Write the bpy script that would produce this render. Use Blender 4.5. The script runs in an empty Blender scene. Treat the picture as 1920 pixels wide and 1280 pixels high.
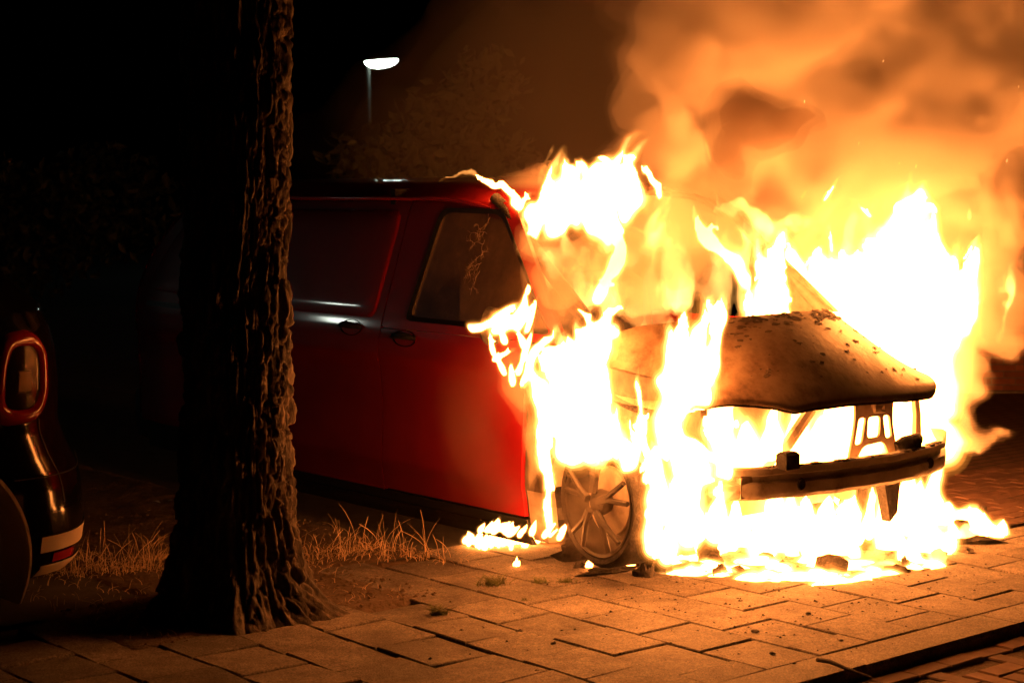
import bpy, bmesh, math, random, os
import numpy as np
from mathutils import Vector, Matrix, geometry
random.seed(7); rng = np.random.default_rng(11)
scene = bpy.context.scene
COL = scene.collection
R_ = math.radians

# ------------------------------------------------------------------ camera
FPX, HOR, CAMH = 3300.0, 365.0, 1.77
PIT = math.atan((640 - HOR) / FPX)
cd = bpy.data.cameras.new('camera'); cam = bpy.data.objects.new('camera', cd); COL.objects.link(cam)
cd.sensor_width = 36.0; cd.lens = FPX / 1920 * 36.0
cd.clip_start = 0.05; cd.clip_end = 500
cam.location = (0, 0, CAMH); cam.rotation_euler = (math.pi / 2 - PIT, 0, 0)
cd.dof.use_dof = True; cd.dof.focus_distance = 8.3; cd.dof.aperture_fstop = 3.5
scene.camera = cam

# ------------------------------------------------------------------ night sky
w = bpy.data.worlds.new('World'); scene.world = w; w.use_nodes = True
nt = w.node_tree; nt.nodes.clear()
sky = nt.nodes.new('ShaderNodeTexSky'); sky.sky_type = 'NISHITA'; sky.sun_disc = False
sky.sun_elevation = R_(-6); sky.sun_rotation = R_(120)
bg = nt.nodes.new('ShaderNodeBackground'); bg.inputs['Strength'].default_value = 0.006
out = nt.nodes.new('ShaderNodeOutputWorld')
nt.links.new(sky.outputs[0], bg.inputs['Color']); nt.links.new(bg.outputs[0], out.inputs['Surface'])

# ------------------------------------------------------------------ exposure and renderer
vs = scene.view_settings
vs.view_transform = 'Standard'; vs.look = 'None'; vs.exposure = 0.0; vs.gamma = 1.0; vs.use_curve_mapping = False
cy = scene.cycles
cy.use_denoising = True
cy.max_bounces = 8; cy.diffuse_bounces = 2; cy.glossy_bounces = 3; cy.transmission_bounces = 4
cy.volume_bounces = 4; cy.transparent_max_bounces = 64
cy.sample_clamp_indirect = 12.0
cy.use_light_tree = True

# ------------------------------------------------------------------ helpers
YAW = 0.7067
OX, OY = 1.026, 8.521
Fx, Fy = math.sin(YAW), -math.cos(YAW)          # the way the van points
Rx, Ry = -math.cos(YAW), -math.sin(YAW)         # the van's right-hand side
def world_of(u, v, z=0.0):
    return Vector((OX + u * Fx + v * Rx, OY + u * Fy + v * Ry, z))
def uv_of(p):
    dx, dy = p[0] - OX, p[1] - OY
    return dx * Fx + dy * Fy, dx * Rx + dy * Ry
def at(px, py, Y):                               # photograph pixel + distance -> point in the place
    a = (px - 960) / FPX; b = (640 - py) / FPX; c, s = math.cos(PIT), math.sin(PIT)
    ry = c + b * s; t = Y / ry
    return Vector((a * t, Y, CAMH + (-s + b * c) * t))
def on_ground(px, py, z=0.0):
    a = (px - 960) / FPX; b = (640 - py) / FPX; c, s = math.cos(PIT), math.sin(PIT)
    rz = -s + b * c; t = (z - CAMH) / rz
    return Vector((a * t, (c + b * s) * t, z))

def tag(o, label=None, cat=None, group=None, kind=None):
    if label: o['label'] = label
    if cat: o['category'] = cat
    if group: o['group'] = group
    if kind: o['kind'] = kind
    return o
def empty(name, loc=(0, 0, 0), rz=0.0):
    o = bpy.data.objects.new(name, None); COL.objects.link(o)
    o.location = loc; o.rotation_euler = (0, 0, rz); o.empty_display_size = 0.2
    return o
class MB:
    def __init__(s): s.v = []; s.f = []
    def add(s, vs, fs):
        n = len(s.v); s.v += [tuple(p) for p in vs]; s.f += [tuple(i + n for i in f) for f in fs]
        return s
    def box(s, lo, hi, bev=0.0, M=None):
        (a, b, c), (d, e, g) = lo, hi
        if bev <= 0:
            vs = [(x, y, z) for z in (c, g) for y in (b, e) for x in (a, d)]
            fs = [(0, 2, 3, 1), (4, 5, 7, 6), (0, 1, 5, 4), (2, 6, 7, 3), (0, 4, 6, 2), (1, 3, 7, 5)]
        else:
            vs = []; k = bev
            for z, q in ((c, 0), (g - k, 0), (g, k)):
                vs += [(a + q, b + q, z), (d - q, b + q, z), (d - q, e - q, z), (a + q, e - q, z)]
            fs = [(3, 2, 1, 0), (8, 9, 10, 11)]
            for l in (0, 4):
                for i in range(4):
                    j = (i + 1) % 4; fs.append((l + i, l + j, l + 4 + j, l + 4 + i))
        if M is not None: vs = [M @ Vector(p) for p in vs]
        return s.add(vs, fs)
    def tube(s, pts, rad, n=8, cap=True):
        pts = [Vector(p) for p in pts]; rings = []
        if not hasattr(rad, '__len__'): rad = [rad] * len(pts)
        prev = None
        for i, p in enumerate(pts):
            d = (pts[min(i + 1, len(pts) - 1)] - pts[max(i - 1, 0)]).normalized()
            ref = prev if prev is not None else (Vector((0, 0, 1)) if abs(d.z) < 0.9 else Vector((1, 0, 0)))
            x = (ref - d * ref.dot(d)).normalized(); y = d.cross(x); prev = x
            rings.append([p + (x * math.cos(2 * math.pi * k / n) + y * math.sin(2 * math.pi * k / n)) * rad[i] for k in range(n)])
        vs = [q for r in rings for q in r]; fs = []
        for i in range(len(pts) - 1):
            for k in range(n):
                a = i * n + k; b = i * n + (k + 1) % n; fs.append((a, b, b + n, a + n))
        if cap: fs += [tuple(range(n - 1, -1, -1)), tuple((len(pts) - 1) * n + k for k in range(n))]
        return s.add(vs, fs)
    def grid(s, P):                               # P[i][j] points
        ni, nj = len(P), len(P[0]); vs = [p for r in P for p in r]
        fs = [(i * nj + j, (i + 1) * nj + j, (i + 1) * nj + j + 1, i * nj + j + 1) for i in range(ni - 1) for j in range(nj - 1)]
        return s.add(vs, fs)
    def lathe(s, prof, c, ax, n=48):              # prof (radius, along axis)
        ax = Vector(ax).normalized(); c = Vector(c)
        x = ax.orthogonal().normalized(); y = ax.cross(x); vs = []; fs = []; m = len(prof)
        for k in range(n):
            t = 2 * math.pi * k / n; d = x * math.cos(t) + y * math.sin(t)
            vs += [c + d * r + ax * h for r, h in prof]
        for k in range(n):
            for i in range(m - 1):
                a = k * m + i; b = ((k + 1) % n) * m + i; fs.append((a, b, b + 1, a + 1))
        return s.add(vs, fs)
    def mesh(s, name, mat=None, smooth=None, recalc=True):
        me = bpy.data.meshes.new(name); me.from_pydata(s.v, [], s.f)
        if recalc:
            bm = bmesh.new(); bm.from_mesh(me); bmesh.ops.recalc_face_normals(bm, faces=bm.faces); bm.to_mesh(me); bm.free()
        if smooth is not None:
            me.shade_smooth(); me.set_sharp_from_angle(angle=R_(smooth))
        if mat: me.materials.append(mat)
        me.update(); return me
    def build(s, name, mat, parent=None, smooth=None, recalc=True):
        o = bpy.data.objects.new(name, s.mesh(name, mat, smooth, recalc)); COL.objects.link(o)
        if parent: o.parent = parent
        return o
def put(name, me, parent=None, loc=(0, 0, 0), rot=(0, 0, 0), scale=None):
    o = bpy.data.objects.new(name, me); COL.objects.link(o); o.location = loc; o.rotation_euler = rot
    if scale: o.scale = scale
    if parent: o.parent = parent
    return o

# ------------------------------------------------------------------ materials
def ramp(nt, fac, stops):
    r = nt.nodes.new('ShaderNodeValToRGB'); e = r.color_ramp.elements
    while len(e) < len(stops): e.new(0.5)
    for el, (p, c) in zip(e, stops): el.position = p; el.color = (*c, 1)
    nt.links.new(fac, r.inputs[0]); return r.outputs[0]
def noise(nt, scale, detail=4, rough=0.55, stretch=None, coord='Object', dist=0.0):
    tc = nt.nodes.new('ShaderNodeTexCoord'); n = nt.nodes.new('ShaderNodeTexNoise')
    n.inputs['Scale'].default_value = scale; n.inputs['Detail'].default_value = detail; n.inputs['Roughness'].default_value = rough
    n.inputs['Distortion'].default_value = dist
    src = tc.outputs[coord] if coord != 'World' else nt.nodes.new('ShaderNodeNewGeometry').outputs['Position']
    if stretch:
        m = nt.nodes.new('ShaderNodeMapping'); m.inputs['Scale'].default_value = stretch; nt.links.new(src, m.inputs[0]); src = m.outputs[0]
    nt.links.new(src, n.inputs['Vector']); return n.outputs['Fac']
def bump(nt, fac, strength, dist):
    b = nt.nodes.new('ShaderNodeBump'); b.inputs['Strength'].default_value = strength; b.inputs['Distance'].default_value = dist
    nt.links.new(fac, b.inputs['Height']); return b.outputs[0]
def mat(name, stops, rough=0.6, metal=0.0, ns=20, det=5, bs=0.0, bd=0.004, bscale=None, coat=0.0, rvar=0.0, perobj=0.0, stretch=None, coord='Object', spec=0.5, nrough=0.6):
    m = bpy.data.materials.new(name); m.use_nodes = True; nt = m.node_tree; p = nt.nodes['Principled BSDF']
    p.inputs['Roughness'].default_value = rough; p.inputs['Metallic'].default_value = metal
    p.inputs['Coat Weight'].default_value = coat; p.inputs['Coat Roughness'].default_value = 0.06
    p.inputs['Specular IOR Level'].default_value = spec
    if len(stops) == 1: p.inputs['Base Color'].default_value = (*stops[0][1], 1)
    else:
        n = noise(nt, ns, det, nrough, stretch, coord); c = ramp(nt, n, stops)
        if perobj:
            oi = nt.nodes.new('ShaderNodeObjectInfo'); mp = nt.nodes.new('ShaderNodeMapRange')
            mp.inputs['To Min'].default_value = 1 - perobj; mp.inputs['To Max'].default_value = 1 + perobj
            nt.links.new(oi.outputs['Random'], mp.inputs['Value'])
            mx = nt.nodes.new('ShaderNodeMix'); mx.data_type = 'RGBA'; mx.blend_type = 'MULTIPLY'; mx.inputs['Factor'].default_value = 1
            nt.links.new(c, mx.inputs[6]); nt.links.new(mp.outputs[0], mx.inputs[7]); c = mx.outputs[2]
        nt.links.new(c, p.inputs['Base Color'])
        if rvar:
            mr = nt.nodes.new('ShaderNodeMapRange'); mr.inputs['To Min'].default_value = rough - rvar; mr.inputs['To Max'].default_value = rough + rvar
            nt.links.new(n, mr.inputs['Value']); nt.links.new(mr.outputs[0], p.inputs['Roughness'])
    if bs: nt.links.new(bump(nt, noise(nt, bscale or ns * 3, 6, 0.6, stretch, coord), bs, bd), p.inputs['Normal'])
    return m
M = {}
M['red'] = mat('red_paint', [(0.3, (0.30, 0.012, 0.017)), (0.7, (0.36, 0.016, 0.022))], 0.36, ns=5, det=8, coat=0.6, bs=0.05, bd=0.002, bscale=5, rvar=0.12, spec=0.25)
M['trim'] = mat('black_plastic', [(0.3, (0.012, 0.012, 0.012)), (0.7, (0.022, 0.021, 0.02))], 0.45, ns=40, bs=0.1, bd=0.001)
M['gloss_black'] = mat('gloss_black', [(0, (0.006, 0.006, 0.007))], 0.12, coat=0.5)
M['burnt'] = mat('burnt_steel', [(0.25, (0.12, 0.09, 0.065)), (0.42, (0.33, 0.27, 0.22)), (0.62, (0.45, 0.39, 0.33)), (0.8, (0.18, 0.12, 0.08))], 0.62, 0.15, ns=7, bs=0.35, bd=0.004, bscale=45, rvar=0.15)
M['hood'] = mat('scorched_hood', [(0.30, (0.05, 0.028, 0.018)), (0.42, (0.17, 0.11, 0.075)), (0.55, (0.27, 0.20, 0.145)), (0.70, (0.13, 0.08, 0.055))], 0.5, 0.1, ns=4.2, det=12, bs=0.5, bd=0.004, bscale=30, rvar=0.2, nrough=0.72)
M['char'] = mat('char', [(0.3, (0.008, 0.007, 0.006)), (0.6, (0.03, 0.024, 0.02)), (0.75, (0.09, 0.08, 0.07))], 0.8, ns=25, bs=0.9, bd=0.01, bscale=60)
M['flake'] = mat('paint_flake', [(0.3, (0.05, 0.035, 0.025)), (0.7, (0.14, 0.10, 0.075))], 0.8, ns=30)
M['rim'] = mat('sooty_alloy', [(0.3, (0.012, 0.010, 0.008)), (0.7, (0.05, 0.04, 0.032))], 0.55, 0.0, ns=14, bs=0.2, bd=0.002, bscale=60)
M['paver'] = mat('concrete_paver', [(0.28, (0.062, 0.052, 0.045)), (0.48, (0.125, 0.108, 0.095)), (0.72, (0.18, 0.158, 0.14))], 0.85, ns=7, det=12, bs=0.9, bd=0.005, bscale=150, perobj=0.22, nrough=0.7, coord='World')
M['kerb'] = mat('concrete_kerb', [(0.25, (0.10, 0.09, 0.08)), (0.5, (0.155, 0.14, 0.125)), (0.75, (0.20, 0.18, 0.165))], 0.85, ns=8, det=10, bs=0.8, bd=0.003, bscale=170, perobj=0.1, nrough=0.7, coord='World')
def speckle(m, scale, lo, hi, stain=0.35):     # aggregate grain and large stains over the base colour
    nt = m.node_tree; p = nt.nodes['Principled BSDF']; src = p.inputs['Base Color'].links[0].from_socket
    for sc, det, a, b in ((scale, 3, lo, hi), (1.7, 6, 1 - stain, 1 + stain * 0.5), (scale * 0.3, 5, 0.8, 1.2)):
        n_ = noise(nt, sc, det, 0.6, None, 'World'); c = ramp(nt, n_, [(0.36, (a, a, a)), (0.64, (b, b, b))])
        mx = nt.nodes.new('ShaderNodeMix'); mx.data_type = 'RGBA'; mx.blend_type = 'MULTIPLY'; mx.inputs['Factor'].default_value = 1
        nt.links.new(src, mx.inputs[6]); nt.links.new(c, mx.inputs[7]); src = mx.outputs[2]
    nt.links.new(src, p.inputs['Base Color'])
speckle(M['paver'], 130, 0.5, 1.5, 0.45); speckle(M['kerb'], 130, 0.5, 1.5, 0.35)
M['roadbrick'] = mat('clay_road_brick', [(0.25, (0.085, 0.045, 0.034)), (0.7, (0.17, 0.10, 0.075))], 0.85, ns=14, det=8, bs=0.5, bd=0.003, bscale=120, perobj=0.25, coord='World')
M['wallbrick'] = mat('red_wall_brick', [(0.25, (0.20, 0.07, 0.045)), (0.7, (0.32, 0.13, 0.085))], 0.9, ns=12, det=6, bs=0.5, bd=0.003, bscale=100, perobj=0.3, coord='World')
M['mortar'] = mat('mortar', [(0.3, (0.13, 0.115, 0.10)), (0.7, (0.2, 0.18, 0.16))], 0.95, ns=20)
M['soil'] = mat('dry_soil', [(0.25, (0.035, 0.024, 0.016)), (0.5, (0.085, 0.058, 0.04)), (0.72, (0.14, 0.10, 0.072))], 0.95, ns=16, det=10, bs=1.0, bd=0.012, bscale=70, nrough=0.75)
M['asphalt'] = mat('asphalt', [(0.3, (0.03, 0.028, 0.027)), (0.7, (0.06, 0.055, 0.05))], 0.88, ns=9, det=9, bs=0.8, bd=0.004, bscale=220)
M['ground'] = mat('dark_ground', [(0.3, (0.025, 0.025, 0.02)), (0.7, (0.05, 0.047, 0.04))], 0.95, ns=1.2, bs=0.4, bd=0.01, bscale=20)
M['marking'] = mat('road_paint', [(0.3, (0.45, 0.43, 0.40)), (0.55, (0.70, 0.68, 0.64))], 0.7, ns=14, det=8)
M['bark'] = mat('tree_bark', [(0.3, (0.012, 0.008, 0.006)), (0.5, (0.038, 0.027, 0.02)), (0.68, (0.12, 0.088, 0.064))], 0.85, ns=14, det=9, bs=0.9, bd=0.012, bscale=45, stretch=(1, 1, 0.3))
M['straw'] = mat('dry_grass', [(0.3, (0.38, 0.26, 0.15)), (0.7, (0.58, 0.43, 0.27))], 0.8, ns=8)
M['grass'] = mat('green_grass', [(0.3, (0.055, 0.075, 0.018)), (0.7, (0.13, 0.15, 0.04))], 0.7, ns=10)
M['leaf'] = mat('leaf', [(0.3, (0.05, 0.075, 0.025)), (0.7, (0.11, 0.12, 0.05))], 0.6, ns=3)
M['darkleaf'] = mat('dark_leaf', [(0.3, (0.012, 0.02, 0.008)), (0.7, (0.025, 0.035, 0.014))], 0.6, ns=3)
M['carblack'] = mat('dark_car_paint', [(0, (0.004, 0.003, 0.003))], 0.10, coat=0.0, spec=0.5)
M['soot'] = mat('sooty_panel', [(0.3, (0.02, 0.014, 0.010)), (0.5, (0.06, 0.042, 0.03)), (0.72, (0.15, 0.11, 0.08))], 0.65, ns=9, det=9, bs=0.4, bd=0.004, bscale=40)
M['beam'] = mat('scorched_beam', [(0.28, (0.16, 0.12, 0.09)), (0.42, (0.42, 0.36, 0.30)), (0.65, (0.58, 0.52, 0.45)), (0.82, (0.25, 0.18, 0.13))], 0.6, 0.0, ns=6, det=8, bs=0.4, bd=0.004, bscale=40)
M['cream'] = mat('cream_panel', [(0.3, (0.46, 0.40, 0.31)), (0.7, (0.52, 0.45, 0.36))], 0.5, ns=3)
M['tyre'] = mat('tyre', [(0.3, (0.012, 0.012, 0.012)), (0.7, (0.03, 0.028, 0.026))], 0.8, ns=30, bs=0.3, bd=0.003)
M['redlens'] = mat('red_lens', [(0, (0.30, 0.010, 0.008))], 0.16, coat=0.4)
M['amber'] = mat('lamp_bulb_housing', [(0.3, (0.45, 0.28, 0.12)), (0.7, (0.55, 0.36, 0.18))], 0.4, ns=20)
M['chrome'] = mat('metal_trim', [(0, (0.5, 0.48, 0.45))], 0.18, 1.0)
M['pole'] = mat('dark_pole', [(0.3, (0.05, 0.055, 0.05)), (0.7, (0.09, 0.095, 0.09))], 0.6, ns=10)
M['steel'] = mat('galvanised_steel', [(0.3, (0.30, 0.30, 0.29)), (0.7, (0.42, 0.42, 0.41))], 0.5, 0.6, ns=10)
M['darkglass'] = mat('dark_glass', [(0, (0.01, 0.01, 0.011))], 0.05, coat=0.6)
def glassy(name, col, fac, rough):
    m = bpy.data.materials.new(name); m.use_nodes = True; nt = m.node_tree; nt.nodes.clear()
    o = nt.nodes.new('ShaderNodeOutputMaterial'); mx = nt.nodes.new('ShaderNodeMixShader')
    t = nt.nodes.new('ShaderNodeBsdfTransparent'); t.inputs[0].default_value = (*col, 1)
    g = nt.nodes.new('ShaderNodeBsdfPrincipled'); g.inputs['Roughness'].default_value = rough
    n = noise(nt, 5, 8, 0.7); c = ramp(nt, n, [(0.3, (0.03, 0.02, 0.012)), (0.6, (0.10, 0.065, 0.035)), (0.8, (0.20, 0.13, 0.07))])
    nt.links.new(c, g.inputs['Base Color'])
    n2 = noise(nt, 160, 3, 0.6); nt.links.new(bump(nt, n2, 0.5, 0.002), g.inputs['Normal'])
    mx.inputs[0].default_value = fac
    nt.links.new(t.outputs[0], mx.inputs[1]); nt.links.new(g.outputs[0], mx.inputs[2]); nt.links.new(mx.outputs[0], o.inputs['Surface'])
    return m
M['sootglass'] = glassy('sooty_crazed_glass', (0.55, 0.42, 0.28), 0.72, 0.35)
M['lens'] = glassy('clear_lens', (0.8, 0.75, 0.7), 0.25, 0.05)
def emit(name, col, strength):
    m = bpy.data.materials.new(name); m.use_nodes = True; nt = m.node_tree; nt.nodes.clear()
    o = nt.nodes.new('ShaderNodeOutputMaterial'); e = nt.nodes.new('ShaderNodeEmission')
    e.inputs['Color'].default_value = (*col, 1); e.inputs['Strength'].default_value = strength
    nt.links.new(e.outputs[0], o.inputs['Surface']); return m
def emit_vol(name, col, strength):
    m = emit(name, col, strength); nt = m.node_tree
    o = next(n for n in nt.nodes if n.type == 'OUTPUT_MATERIAL'); e = next(n for n in nt.nodes if n.type == 'EMISSION')
    nt.links.remove(o.inputs['Surface'].links[0]); nt.links.new(e.outputs[0], o.inputs['Volume']); return m
def smoke_mat(name, col, dens, aniso=0.0):
    m = bpy.data.materials.new(name); m.use_nodes = True; nt = m.node_tree; nt.nodes.clear()
    o = nt.nodes.new('ShaderNodeOutputMaterial'); p = nt.nodes.new('ShaderNodeVolumePrincipled')
    p.inputs['Color'].default_value = (*col, 1); p.inputs['Density'].default_value = dens; p.inputs['Anisotropy'].default_value = aniso
    nt.links.new(p.outputs[0], o.inputs['Volume']); return m
FIRE = (1.0, 0.265, 0.046)
M['core'] = emit('flame_core', FIRE, 38)
M['mid'] = emit_vol('flame_body', (1.0, 0.36, 0.07), 16)
M['glow'] = emit_vol('flame_glow', (1.0, 0.30, 0.035), 1.8)
M['inner'] = emit_vol('flame_inner', (1.0, 0.36, 0.08), 60)
M['outer'] = emit_vol('flame_fringe', (1.0, 0.31, 0.04), 5)
M['veil'] = emit_vol('flame_veil', (1.0, 0.42, 0.085), 6.5)
M['veil2'] = emit_vol('flame_veil_inner', (1.0, 0.44, 0.10), 18)
M['lamp'] = emit('lamp_glow', (0.80, 1.0, 0.86), 25)
M['lamp2'] = emit('near_lamp_glow', (0.90, 1.0, 0.86), 60)

# ------------------------------------------------------------------ fields: noise and iso-surfaces
_lat = rng.random((4, 32, 32, 32)).astype(np.float32) * 2 - 1
_latf = [np.ascontiguousarray(l).ravel() for l in _lat]
def vnoise(x, y, z, k=0):
    L = _latf[k % 4]
    x = np.asarray(x, np.float32); y = np.asarray(y, np.float32); z = np.asarray(z, np.float32)
    xf = np.floor(x); yf = np.floor(y); zf = np.floor(z)
    fx = x - xf; fy = y - yf; fz = z - zf
    fx = fx * fx * (3 - 2 * fx); fy = fy * fy * (3 - 2 * fy); fz = fz * fz * (3 - 2 * fz)
    xi = xf.astype(np.int32); yi = yf.astype(np.int32); zi = zf.astype(np.int32)
    x0 = (xi & 31) << 10; x1 = ((xi + 1) & 31) << 10; y0 = (yi & 31) << 5; y1 = ((yi + 1) & 31) << 5; z0 = zi & 31; z1 = (zi + 1) & 31
    def col(yy, zz):
        yz = yy + zz; a = L.take(x0 + yz); return a + (L.take(x1 + yz) - a) * fx
    a, b, c, d = col(y0, z0), col(y1, z0), col(y0, z1), col(y1, z1)
    a = a + (b - a) * fy; c = c + (d - c) * fy
    return a + (c - a) * fz
def up2(a):                                      # double a coarse grid by linear interpolation
    for ax in range(3):
        a = np.moveaxis(a, ax, 0); o = np.empty((a.shape[0] * 2 - 1,) + a.shape[1:], np.float32)
        o[::2] = a; o[1::2] = (a[1:] + a[:-1]) * 0.5; a = np.moveaxis(o, 0, ax)
    return a
import openvdb
def iso_mesh(name, field, level, lo, h, mat, parent=None, minfaces=60, frac=0.02):
    g = openvdb.FloatGrid(background=1.0)
    a = np.clip((level - field), -1, 1).astype(np.float32)
    a[0] = a[-1] = 1; a[:, 0] = a[:, -1] = 1; a[:, :, 0] = a[:, :, -1] = 1
    g.copyFromArray(a)
    pts, tri, quad = g.convertToPolygons(isovalue=0.0, adaptivity=0.0)
    quad = np.asarray(quad, np.int64).reshape(-1, 4)
    if len(quad) < minfaces: return None
    pts = np.asarray(pts, np.float64) * h + np.array(lo)
    # drop loose crumbs: label the islands, keep the big ones
    lab = np.arange(len(pts)); ea = np.concatenate([quad[:, 0], quad[:, 1], quad[:, 2]]); eb = np.concatenate([quad[:, 1], quad[:, 2], quad[:, 3]])
    while True:
        m = np.minimum(lab[ea], lab[eb]); new = lab.copy()
        np.minimum.at(new, ea, m); np.minimum.at(new, eb, m); new = new[new]
        if np.array_equal(new, lab): break
        lab = new
    cnt = np.bincount(lab[quad[:, 0]], minlength=len(pts)); keep = cnt[lab[quad[:, 0]]] >= max(minfaces, frac * cnt.max())
    quad = quad[keep]; used = np.unique(quad); remap = np.zeros(len(pts), np.int64); remap[used] = np.arange(len(used)); pts = pts[used]; quad = remap[quad]
    q = pts[quad]; vol = np.einsum('ij,ij->i', q[:, 0], np.cross(q[:, 1], q[:, 2])).sum() + np.einsum('ij,ij->i', q[:, 0], np.cross(q[:, 2], q[:, 3])).sum()
    if vol < 0: quad = quad[:, ::-1]
    me = bpy.data.meshes.new(name)
    me.vertices.add(len(pts)); me.vertices.foreach_set('co', pts.astype(np.float32).ravel())
    me.loops.add(quad.size); me.loops.foreach_set('vertex_index', np.ascontiguousarray(quad).astype(np.int32).ravel())
    me.polygons.add(len(quad)); me.polygons.foreach_set('loop_start', np.arange(0, quad.size, 4, dtype=np.int32))
    me.update(calc_edges=True); me.shade_smooth()
    me.materials.append(mat)
    o = bpy.data.objects.new(name, me); COL.objects.link(o)
    if parent: o.parent = parent
    return o
def flame(label, tongues, h=0.011, warp=1.0, levels=(-0.10, 0.08, 0.24, 0.46), group=None, seed=0, holes=0.0, veil=False):
    """tongues: (base, tip, radius) in metres; a thing with fringe, body and white-hot core"""
    B = np.array([[*t[0], *t[1], t[2]] for t in tongues], np.float32)
    pad = B[:, 6].max() + 0.14 * warp + 3 * h
    lo = np.minimum(B[:, :3], B[:, 3:6]).min(0) - pad; hi = np.maximum(B[:, :3], B[:, 3:6]).max(0) + pad
    n = np.ceil((hi - lo) / h / 2).astype(int) * 2 + 1
    ax_ = [(np.arange(n[i]) * h + lo[i]).astype(np.float32) for i in range(3)]
    X, Y, Z = np.meshgrid(*ax_, indexing='ij'); Xc, Yc, Zc = np.meshgrid(*[a[::2] for a in ax_], indexing='ij')
    s = np.float32(seed * 7.3)
    z0 = B[:, 2].min(); hh = np.clip((Z - z0) / 0.35, 0.25, 1.0)
    wx = np.zeros_like(X); wy = np.zeros_like(X); wz = np.zeros_like(X)
    for sc, am, k in ((0.24, 0.075, 0), (0.10, 0.040, 1), (0.042, 0.017, 2)):
        fine = sc < 0.05
        x_, y_, z_ = (X, Y, Z) if fine else (Xc, Yc, Zc)
        a, b, c = x_ / sc + s, y_ / sc + s * 1.7, z_ / (sc * 1.7) + s * 0.6
        q = [am * vnoise(a, b, c, k), am * vnoise(a + 11.3, b + 4.1, c + 2.2, k + 1), am * 1.3 * vnoise(a + 5.7, b + 9.9, c + 7.1, k + 2)]
        if not fine: q = [up2(e) for e in q]
        wx += q[0]; wy += q[1]; wz += q[2]
    PX, PY, PZ = X + wx * hh * warp, Y + wy * hh * warp, Z + wz * hh * warp
    Fd = np.full(X.shape, -1.0, np.float32); acc = np.zeros_like(X)
    for b in B:
        r = b[6]; m = r + 0.16 * warp
        l = np.minimum(b[:3], b[3:6]) - m; u = np.maximum(b[:3], b[3:6]) + m
        i0 = np.clip(((l - lo) / h).astype(int), 0, n - 1); i1 = np.clip(((u - lo) / h).astype(int) + 1, 1, n)
        sl = tuple(slice(i0[i], i1[i]) for i in range(3))
        d = b[3:6] - b[:3]; L2 = float(d @ d) + 1e-9
        qx, qy, qz = PX[sl] - b[0], PY[sl] - b[1], PZ[sl] - b[2]
        t = np.clip((qx * d[0] + qy * d[1] + qz * d[2]) / L2, 0, 1)
        dist = np.sqrt((qx - t * d[0]) ** 2 + (qy - t * d[1]) ** 2 + (qz - t * d[2]) ** 2)
        rr = r * (0.10 + 0.90 * (1 - t) ** 0.75) * (0.75 + 0.5 * np.minimum(t * 3, 0.5))
        f = 1 - dist / np.maximum(rr, 1e-4)
        f = f * np.clip(rr / r * 1.6, 0.35, 1)
        Fd[sl] = np.maximum(Fd[sl], f); acc[sl] += np.maximum(f, 0) * 0.22
    Fd = Fd + np.minimum(acc, 0.35) * (Fd > -0.5)
    if holes:
        rg = 1 - np.abs(vnoise(X / 0.13 + s, Y / 0.13, Z / 0.26, 3)) * 2
        Fd -= holes * np.clip(rg, 0, 1) ** 2 * hh
    st_ = 1 - np.abs(vnoise(PX / 0.055 + s, PY / 0.055, PZ / 0.19, 2)) * 2.2
    Fd -= 0.16 * np.clip(st_, 0, 1) * hh * np.clip(1.2 - Fd * 1.4, 0.2, 1)
    Fd -= 0.10 * (vnoise(X / 0.028, Y / 0.028, Z / 0.06 + s, 1) * 0.5 + 0.5) * hh
    t = empty('flame', tuple(np.array([*B[:, :2].mean(0), z0])))
    tag(t, label, 'flame', group)
    off = t.location
    lo2 = lo - np.array(off)
    if veil:
        iso_mesh('flame_fringe', Fd, levels[0], lo2, h, M['veil'], t); iso_mesh('flame_body', Fd, levels[1], lo2, h, M['veil2'], t); return t
    if h > 0.006: iso_mesh('flame_glow', Fd, levels[0] - 0.2, lo2, h, M['glow'], t)
    iso_mesh('flame_fringe', Fd, levels[0], lo2, h, M['outer'], t)
    iso_mesh('flame_body', Fd, levels[1], lo2, h, M['mid'], t)
    iso_mesh('flame_inner', Fd, levels[2], lo2, h, M['inner'], t)
    iso_mesh('flame_core', Fd, levels[3], lo2, h, M['core'], t)
    return t

# ================================================================== GROUND
def sheet(name, pts, z, mat, n=1):
    mb = MB(); mb.add([(p[0], p[1], z) for p in pts], [tuple(range(len(pts)))])
    return tag(mb.build(name, mat, recalc=False), kind='structure')
def quad_uv(u0, u1, v0, v1): return [world_of(u0, v1), world_of(u1, v1), world_of(u1, v0), world_of(u0, v0)]
sheet('ground', [(-300, -300), (300, -300), (300, 300), (-300, 300)], -0.16, M['ground'])
sheet('parking_bay', quad_uv(-26, -1.02, -30, 30), -0.012, M['asphalt'])
sheet('road', quad_uv(1.70, 14, -40, 40), -0.075, M['asphalt'])
# soil: a rough sheet below the pavers that rises in the tree pit and the strip between the bays
def soil_h(u, v):
    pit = (u < -0.30 and u > -1.10 and 1.62 < v < 3.05)
    strip = (u <= -1.05 and 1.0 < v < 2.55)
    return -0.004 if (pit or strip) else -0.032
P = []
us = np.linspace(-5.5, 1.54, 150); vsn = np.linspace(-3.6, 5.2, 180)
for u in us:
    row = []
    for v in vsn:
        h = soil_h(u, v)
        if u < -1.03 and h < -0.01: h = -0.05
        n = float(vnoise(np.float32(u * 9), np.float32(v * 9), np.float32(0.3))) * 0.010 + float(vnoise(np.float32(u * 27), np.float32(v * 27), np.float32(5.3), 1)) * 0.006
        if h > -0.01: n += 0.022 * math.exp(-((u + 0.72) ** 2 + (v - 2.35) ** 2) / 0.25)
        p = world_of(u, v, h + (n if h > -0.01 else n * 0.3)); row.append(p)
    P.append(row)
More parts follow.
